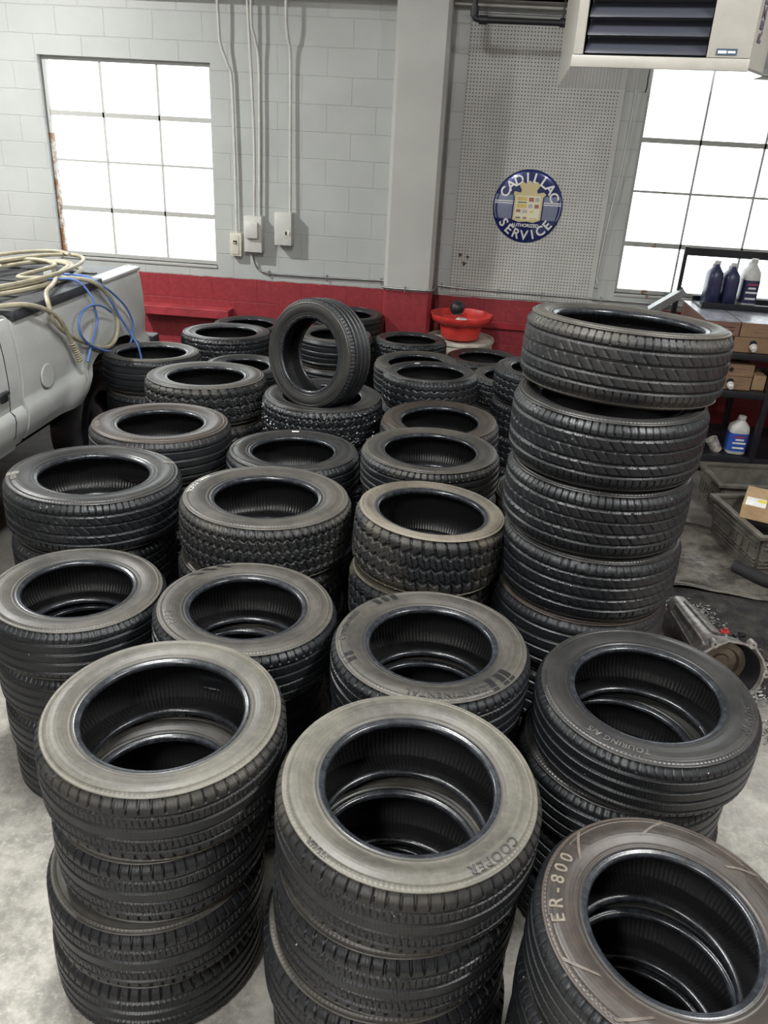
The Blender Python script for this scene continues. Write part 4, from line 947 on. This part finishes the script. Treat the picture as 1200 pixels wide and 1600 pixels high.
cn_ = MB((2.03, 6.3, .152)); t_ = cn_.lathe((2.03, 6.30, .197), [(.0001, -.055), (.040, -.055), (.044, -.052), (.044, .052), (.047, .055), (.041, .055), (.041, -.045), (.0001, -.045)], 28, (-.55, -.1, .83))
tag(t_.build('tin_can', plain('dirty_tin', (.50, .47, .42), .4, .3, var=.4, scale=30), None, 40), 'dented whitish can tipped over beside the blue-labelled jug', 'can')
an = MB().prism([(1.46, 6.93, 1.10), (1.50, 6.93, 1.06), (1.74, 6.90, 1.245), (1.70, 6.90, 1.285)], (0, .006, 0)).prism([(1.70, 6.90, 1.285), (1.46, 6.93, 1.10), (1.46, 6.99, 1.115), (1.70, 6.96, 1.30)], (0, 0, -.006))
tag(an.build('angle_bracket', M_steel), 'grey steel angle leaning beside the rack below the right window', 'bracket')
MB_ = MB().tube([(1.60, 6.90, 0), (1.62, 6.93, .6), (1.66, 6.935, 1.25)], .012, 8); tag(MB_.build('steel_rod', M_rack), 'thin black rod standing at the left end of the rack', 'rod')

# ================================================================== FLOOR CLUTTER AT RIGHT
M_crate = plain('grey_crate_plastic', (.115, .108, .092), .5, var=.3, scale=12)
def crate(label, cx, cy_, rot, lx, ly, hz_, rib=True, z0=0.004):
    t = thing('storage_crate', label, 'crate', (cx, cy_, z0)); O = Vector((0, 0, 0)); t.rotation_euler.z = rot
    w_ = .012; tp = .03
    m = MB()
    def wallp(ax, sgn):
        hx, hy2 = lx/2, ly/2
        if ax == 'x':
            P = [(sgn*(hx-tp), -hy2+tp, 0), (sgn*(hx-tp), hy2-tp, 0), (sgn*hx, hy2, hz_), (sgn*hx, -hy2, hz_)]; d = (-sgn*w_, 0, 0)
        else:
            P = [(-hx+tp, sgn*(hy2-tp), 0), (hx-tp, sgn*(hy2-tp), 0), (hx, sgn*hy2, hz_), (-hx, sgn*hy2, hz_)]; d = (0, -sgn*w_, 0)
        m.prism(P, d)
    for ax in 'xy':
        for s in (-1, 1): wallp(ax, s)
    m.box(-lx/2+tp, lx/2-tp, -ly/2+tp, ly/2-tp, 0, .012)
    link('crate_body', m.mesh('crate_body'), M_crate, t)
    rm = MB()
    for s in (-1, 1):
        rm.box(s*lx/2-.02, s*lx/2+.02, -ly/2-.02, ly/2+.02, hz_-.018, hz_+.004, bev=.003); rm.box(-lx/2+.02, lx/2-.02, s*ly/2-.02, s*ly/2+.02, hz_-.018, hz_+.004, bev=.003)
    link('rim', rm.mesh('rim'), M_crate, t)
    rb = MB()
    for s in (-1, 1):
        for zf in (.80, .70, .40, .31, .22):
            xo = lx/2-tp*(1-zf)
            rb.box(s*xo-.012, s*xo+.012, -ly/2+.035, ly/2-.035, hz_*zf-.004, hz_*zf+.004)
            yo = ly/2-tp*(1-zf); rb.box(-lx/2+.035, lx/2-.035, s*yo-.012, s*yo+.012, hz_*zf-.004, hz_*zf+.004)
        for k in range(8):
            y = -ly/2+.05+k*(ly-.1)/7; xo = lx/2-tp*.45
            rb.box(s*xo-.010, s*xo+.010, y-.003, y+.003, hz_*.31, hz_*.70)
            x = -lx/2+.05+k*(lx-.1)/7; yo = ly/2-tp*.45; rb.box(x-.003, x+.003, s*yo-.010, s*yo+.010, hz_*.31, hz_*.70)
    link('rib', rb.mesh('rib'), M_crate, t)
    return t
crate('grey ribbed plastic crate with a parcel in it, right of the tall stack', 2.035, 4.80, math.radians(13), .56, .60, .28)
crate('grey plastic crate behind the parcel crate', 2.09, 5.48, math.radians(6), .62, .40, .27)
pc = thing('parcel', 'brown taped cardboard parcel with white and yellow labels in the front crate', 'parcel', (1.955, 4.80, .289)); pc.rotation_euler = (0, 0, math.radians(-22))
link('box_body', MB().box(-.14, .14, -.17, .17, 0, .09, bev=.002).mesh('box_body'), M_cardl, pc)
link('shipping_label', MB().box(-.125, -.01, -.165, -.03, .0903, .0915).mesh('shipping_label'), M_tag, pc)
link('shipping_label', MB().box(0.02, .12, -.02, .13, .0903, .0915).mesh('shipping_label'), M_tag, pc)
link('yellow_sticker', MB().lathe((-.035, -.07, .0917), [(.0001, .0008), (.026, .0008), (.028, 0)], 24).mesh('yellow_sticker'), NT('yellow_sticker').set(color=(.75, .62, .05), rough=.5), pc)
link('tape', MB().box(-.012, .012, -.1702, .1702, .0903, .0909).mesh('tape'), M_card, pc)
sc = MB((1.95, 4.62, .2))
for i in range(9):
    x, y = 1.90+.04*i+random.uniform(-.02, .02), 4.58+random.uniform(-.02, .05)
    sc.tube(spline([(x+random.uniform(-.04, .04), y+random.uniform(-.03, .03), .20+random.uniform(0, .05)) for _ in range(4)], 4), .007, 6)
tag(sc.build('packing_paper', M_cardl), 'crumpled strips of brown packing paper at the front of the parcel crate', 'paper', kind='stuff')
fill = MB().box(-.25, .25, -.27, .27, .014, .17, bev=.02); ff = fill.build('crate_filling', M_dark); ff.location = (2.035, 4.80, .004); ff.rotation_euler.z = math.radians(13); tag(ff, 'dark jumble of parts filling the parcel crate', 'parts', kind='stuff')
# white cups
M_cup = plain('off_white_plastic', (.52, .50, .45), .5, var=.2, scale=20)
for i, (x, y, ax, lab) in enumerate(((2.10, 5.88, (.25, -.4, .9), 'off-white plastic pot on the floor by the rack, left one'), (2.235, 5.86, (-.3, -.3, .9), 'off-white plastic pot on the floor by the rack, right one'))):
    m = MB((x, y, 0)).lathe((x, y, .078), [(.0001, .062), (.036, .062), (.040, .058), (.056, -.052), (.060, -.054), (.060, -.062), (.052, -.062), (.036, .052), (.0001, .054)], 28, ax)
    tag(m.build('plastic_pot', M_cup, None, 40), lab, 'pot')
for i, (x, y, s) in enumerate(((1.99, 5.88, .035), (2.03, 5.80, .03), (1.96, 5.95, .028))):
    m = MB((x, y, 0)); rnd = random.Random(i)
    m.lathe((x, y, .001), [(.0001, 0), (s, .003), (s*1.1, s*.6), (s*.7, s*1.2), (.0001, s*1.25)], 9, wob=lambda j, t: .35*math.sin(3*t+i+j))
    tag(m.build('crumpled_wrapper', M_tag), ['crumpled white wrapper left of the pots', 'crumpled white wrapper just in front of the pots', 'small crumpled white wrapper farthest left of the pots'][i], 'wrapper')
# rubber mat and grimy sheet
a = NT('diamond_rubber_mat'); v = a.co(); ss = a.n('SeparateXYZ', ins={0: v})
p1 = a.math('SINE', a.math('MULTIPLY', a.math('ADD', ss.outputs[0], a.math('MULTIPLY', ss.outputs[1], .5)), 330)); p2 = a.math('SINE', a.math('MULTIPLY', a.math('SUBTRACT', ss.outputs[0], a.math('MULTIPLY', ss.outputs[1], .5)), 330))
hh_ = a.math('MULTIPLY', p1, p2); a.set(color=a.mix(a.ramp(a.noise(9, v, 5), .35, .7), (.03, .03, .033), (.085, .08, .07)), rough=.32, normal=a.bump(hh_, .7, .006)); M_mat = a.m
tag(MB().box(1.02, 2.3, 3.25, 4.22, .0005, .008, rot=math.radians(-4)).build('rubber_mat', M_mat), 'black patterned rubber mat on the floor right of the tall stack', 'mat')
a = NT('grimy_sheet'); v = a.co(); a.set(color=a.mix(a.ramp(a.noise(6, v, 6, .7), .35, .65), (.05, .046, .04), (.16, .15, .13)), rough=.22, normal=a.bump(a.noise(6, v, 4), .4, .02)); M_sheet = a.m
vs = []; nx, ny = 22, 16
for j in range(ny):
    for i in range(nx):
        x = .98+1.15*i/(nx-1); y = 4.19+.95*j/(ny-1); z = .012+.006*math.sin(9*x+5*y)+.004*math.sin(23*x-13*y)+(.012 if j == 0 else 0)
        vs.append((x+.05*math.sin(5*y), y+.03*math.sin(6*x), z))
m = MB().add(vs, [(j*nx+i, j*nx+i+1, (j+1)*nx+i+1, (j+1)*nx+i) for j in range(ny-1) for i in range(nx-1)])
o = m.build('floor_sheet', M_sheet, None, 60); md = o.modifiers.new('s', 'SOLIDIFY'); md.thickness = .003; tag(o, 'grimy wet-looking grey sheet lying on the floor beyond the mat', 'sheet')
# cast aluminium gearbox housing
M_alu = plain('cast_aluminium', (.42, .41, .39), .4, .7, var=.3, scale=25, bump=.002)
M_alud = plain('oily_steel', (.16, .13, .10), .35, .6, var=.4, scale=15)
gx = Vector((1.325, 3.17, .172)); ga = Vector((.10, -1, .10)).normalized()
gb = thing('gearbox_housing', 'cast aluminium bell-shaped gearbox housing lying on the floor', 'gearbox', (1.30, 3.5, 0)); O = gb.location
fl = lambda j, t: (.05*max(0, math.sin(8*t))**3 if j in (8, 9, 10) else (.03*math.sin(6*t) if j < 5 else 0))
MB(O).lathe(gx, [(.03, -.70), (.055, -.70), (.060, -.60), (.070, -.42), (.080, -.25), (.10, -.18), (.138, -.10), (.150, -.04), (.160, -.015), (.166, 0), (.157, .003), (.148, -.01), (.138, -.08), (.09, -.15), (.0001, -.155)], 64, ga, wob=fl).build('bell_casing', M_alu, gb, 45)
MB(O).lathe(gx, [(.154, -.006), (.146, -.012), (.135, -.078), (.088, -.146), (.0001, -.150)], 64, ga).build('bell_interior', M_dark, gb, 45)
MB(O).lathe(gx, [(.0001, -.10), (.04, -.095), (.045, -.105), (.075, -.105), (.085, -.09), (.112, -.09), (.12, -.11)], 48, ga).build('converter_disc', M_alud, gb, 45)
rbm = MB(O); aa = ga.orthogonal().normalized(); bb_ = ga.cross(aa)
for k in range(8):
    t_ = 2*math.pi*k/8; d_ = aa*math.cos(t_)+bb_*math.sin(t_)
    rbm.tube([gx+ga*-.62+d_*.061, gx+ga*-.25+d_*.081, gx+ga*-.10+d_*.140], .006, 6)
rbm.build('casting_rib', M_alu, gb, 40)
for k in range(6):
    t_ = 2*math.pi*k/6+.3; d_ = aa*math.cos(t_)+bb_*math.sin(t_)
    MB(O).lathe(gx+d_*.171, [(.006, -.03), (.018, -.03), (.018, .004), (.006, .004), (.006, -.03)], 14, ga).build('bolt_lug', M_alu, gb, 40)
# loose metal bits
M_bits = plain('oily_bits', (.5, .5, .49), .25, .8, var=.6, scale=60)
bt = MB(); rb_ = random.Random(3)
for i in range(800):
    gx_, gy_ = rb_.choice([(1.47, 3.70), (1.52, 3.62), (1.42, 3.95), (1.60, 3.55), (1.50, 3.28), (1.55, 2.98), (1.30, 4.02)])
    x = gx_+rb_.gauss(0, .045); y = gy_+rb_.gauss(0, .05)
    if math.hypot(x-1.30, y-3.2) < .0: continue
    an_ = rb_.uniform(0, 6.28); l_ = rb_.uniform(.006, .024); r__ = rb_.uniform(.002, .005)
    bt.tube([(x, y, .009+r__), (x+l_*math.cos(an_), y+l_*math.sin(an_), .009+r__+rb_.uniform(0, .006))], r__, 5)
tag(bt.build('metal_debris', M_bits), 'scattered screws and shiny metal bits on the rubber mat', 'debris', kind='stuff')
for i, (x, y, l_, m_, lab) in enumerate(((1.50, 3.78, .05, plain('red_rag', (.45, .04, .04), .5), 'small red plastic clip on the rubber mat'), (1.57, 3.76, .07, M_blk, 'black plastic connector beside the red clip'), (1.34, 4.05, .07, M_blk, 'black knob lying beyond the gearbox housing'), (1.62, 3.58, .06, M_blk, 'black bracket piece at the mat right edge'))):
    m = MB((x, y, .009)).box(x-l_/2, x+l_/2, y-.014, y+.014, .009, .027, rot=.4*i, bev=.005).lathe((x, y, .027), [(.011, 0), (.009, .012), (.0001, .013)], 12)
    tag(m.build('plastic_clip', m_, None, 40), lab, 'clip')
# dark flex hose at the crate foot
hose('flexible_hose', 'thick dark hose lying on the floor in front of the parcel crate', [(1.74, 4.50, .045), (1.86, 4.36, .05), (2.0, 4.28, .05), (2.2, 4.25, .05), (2.45, 4.3, .05)], .038, M_dark)
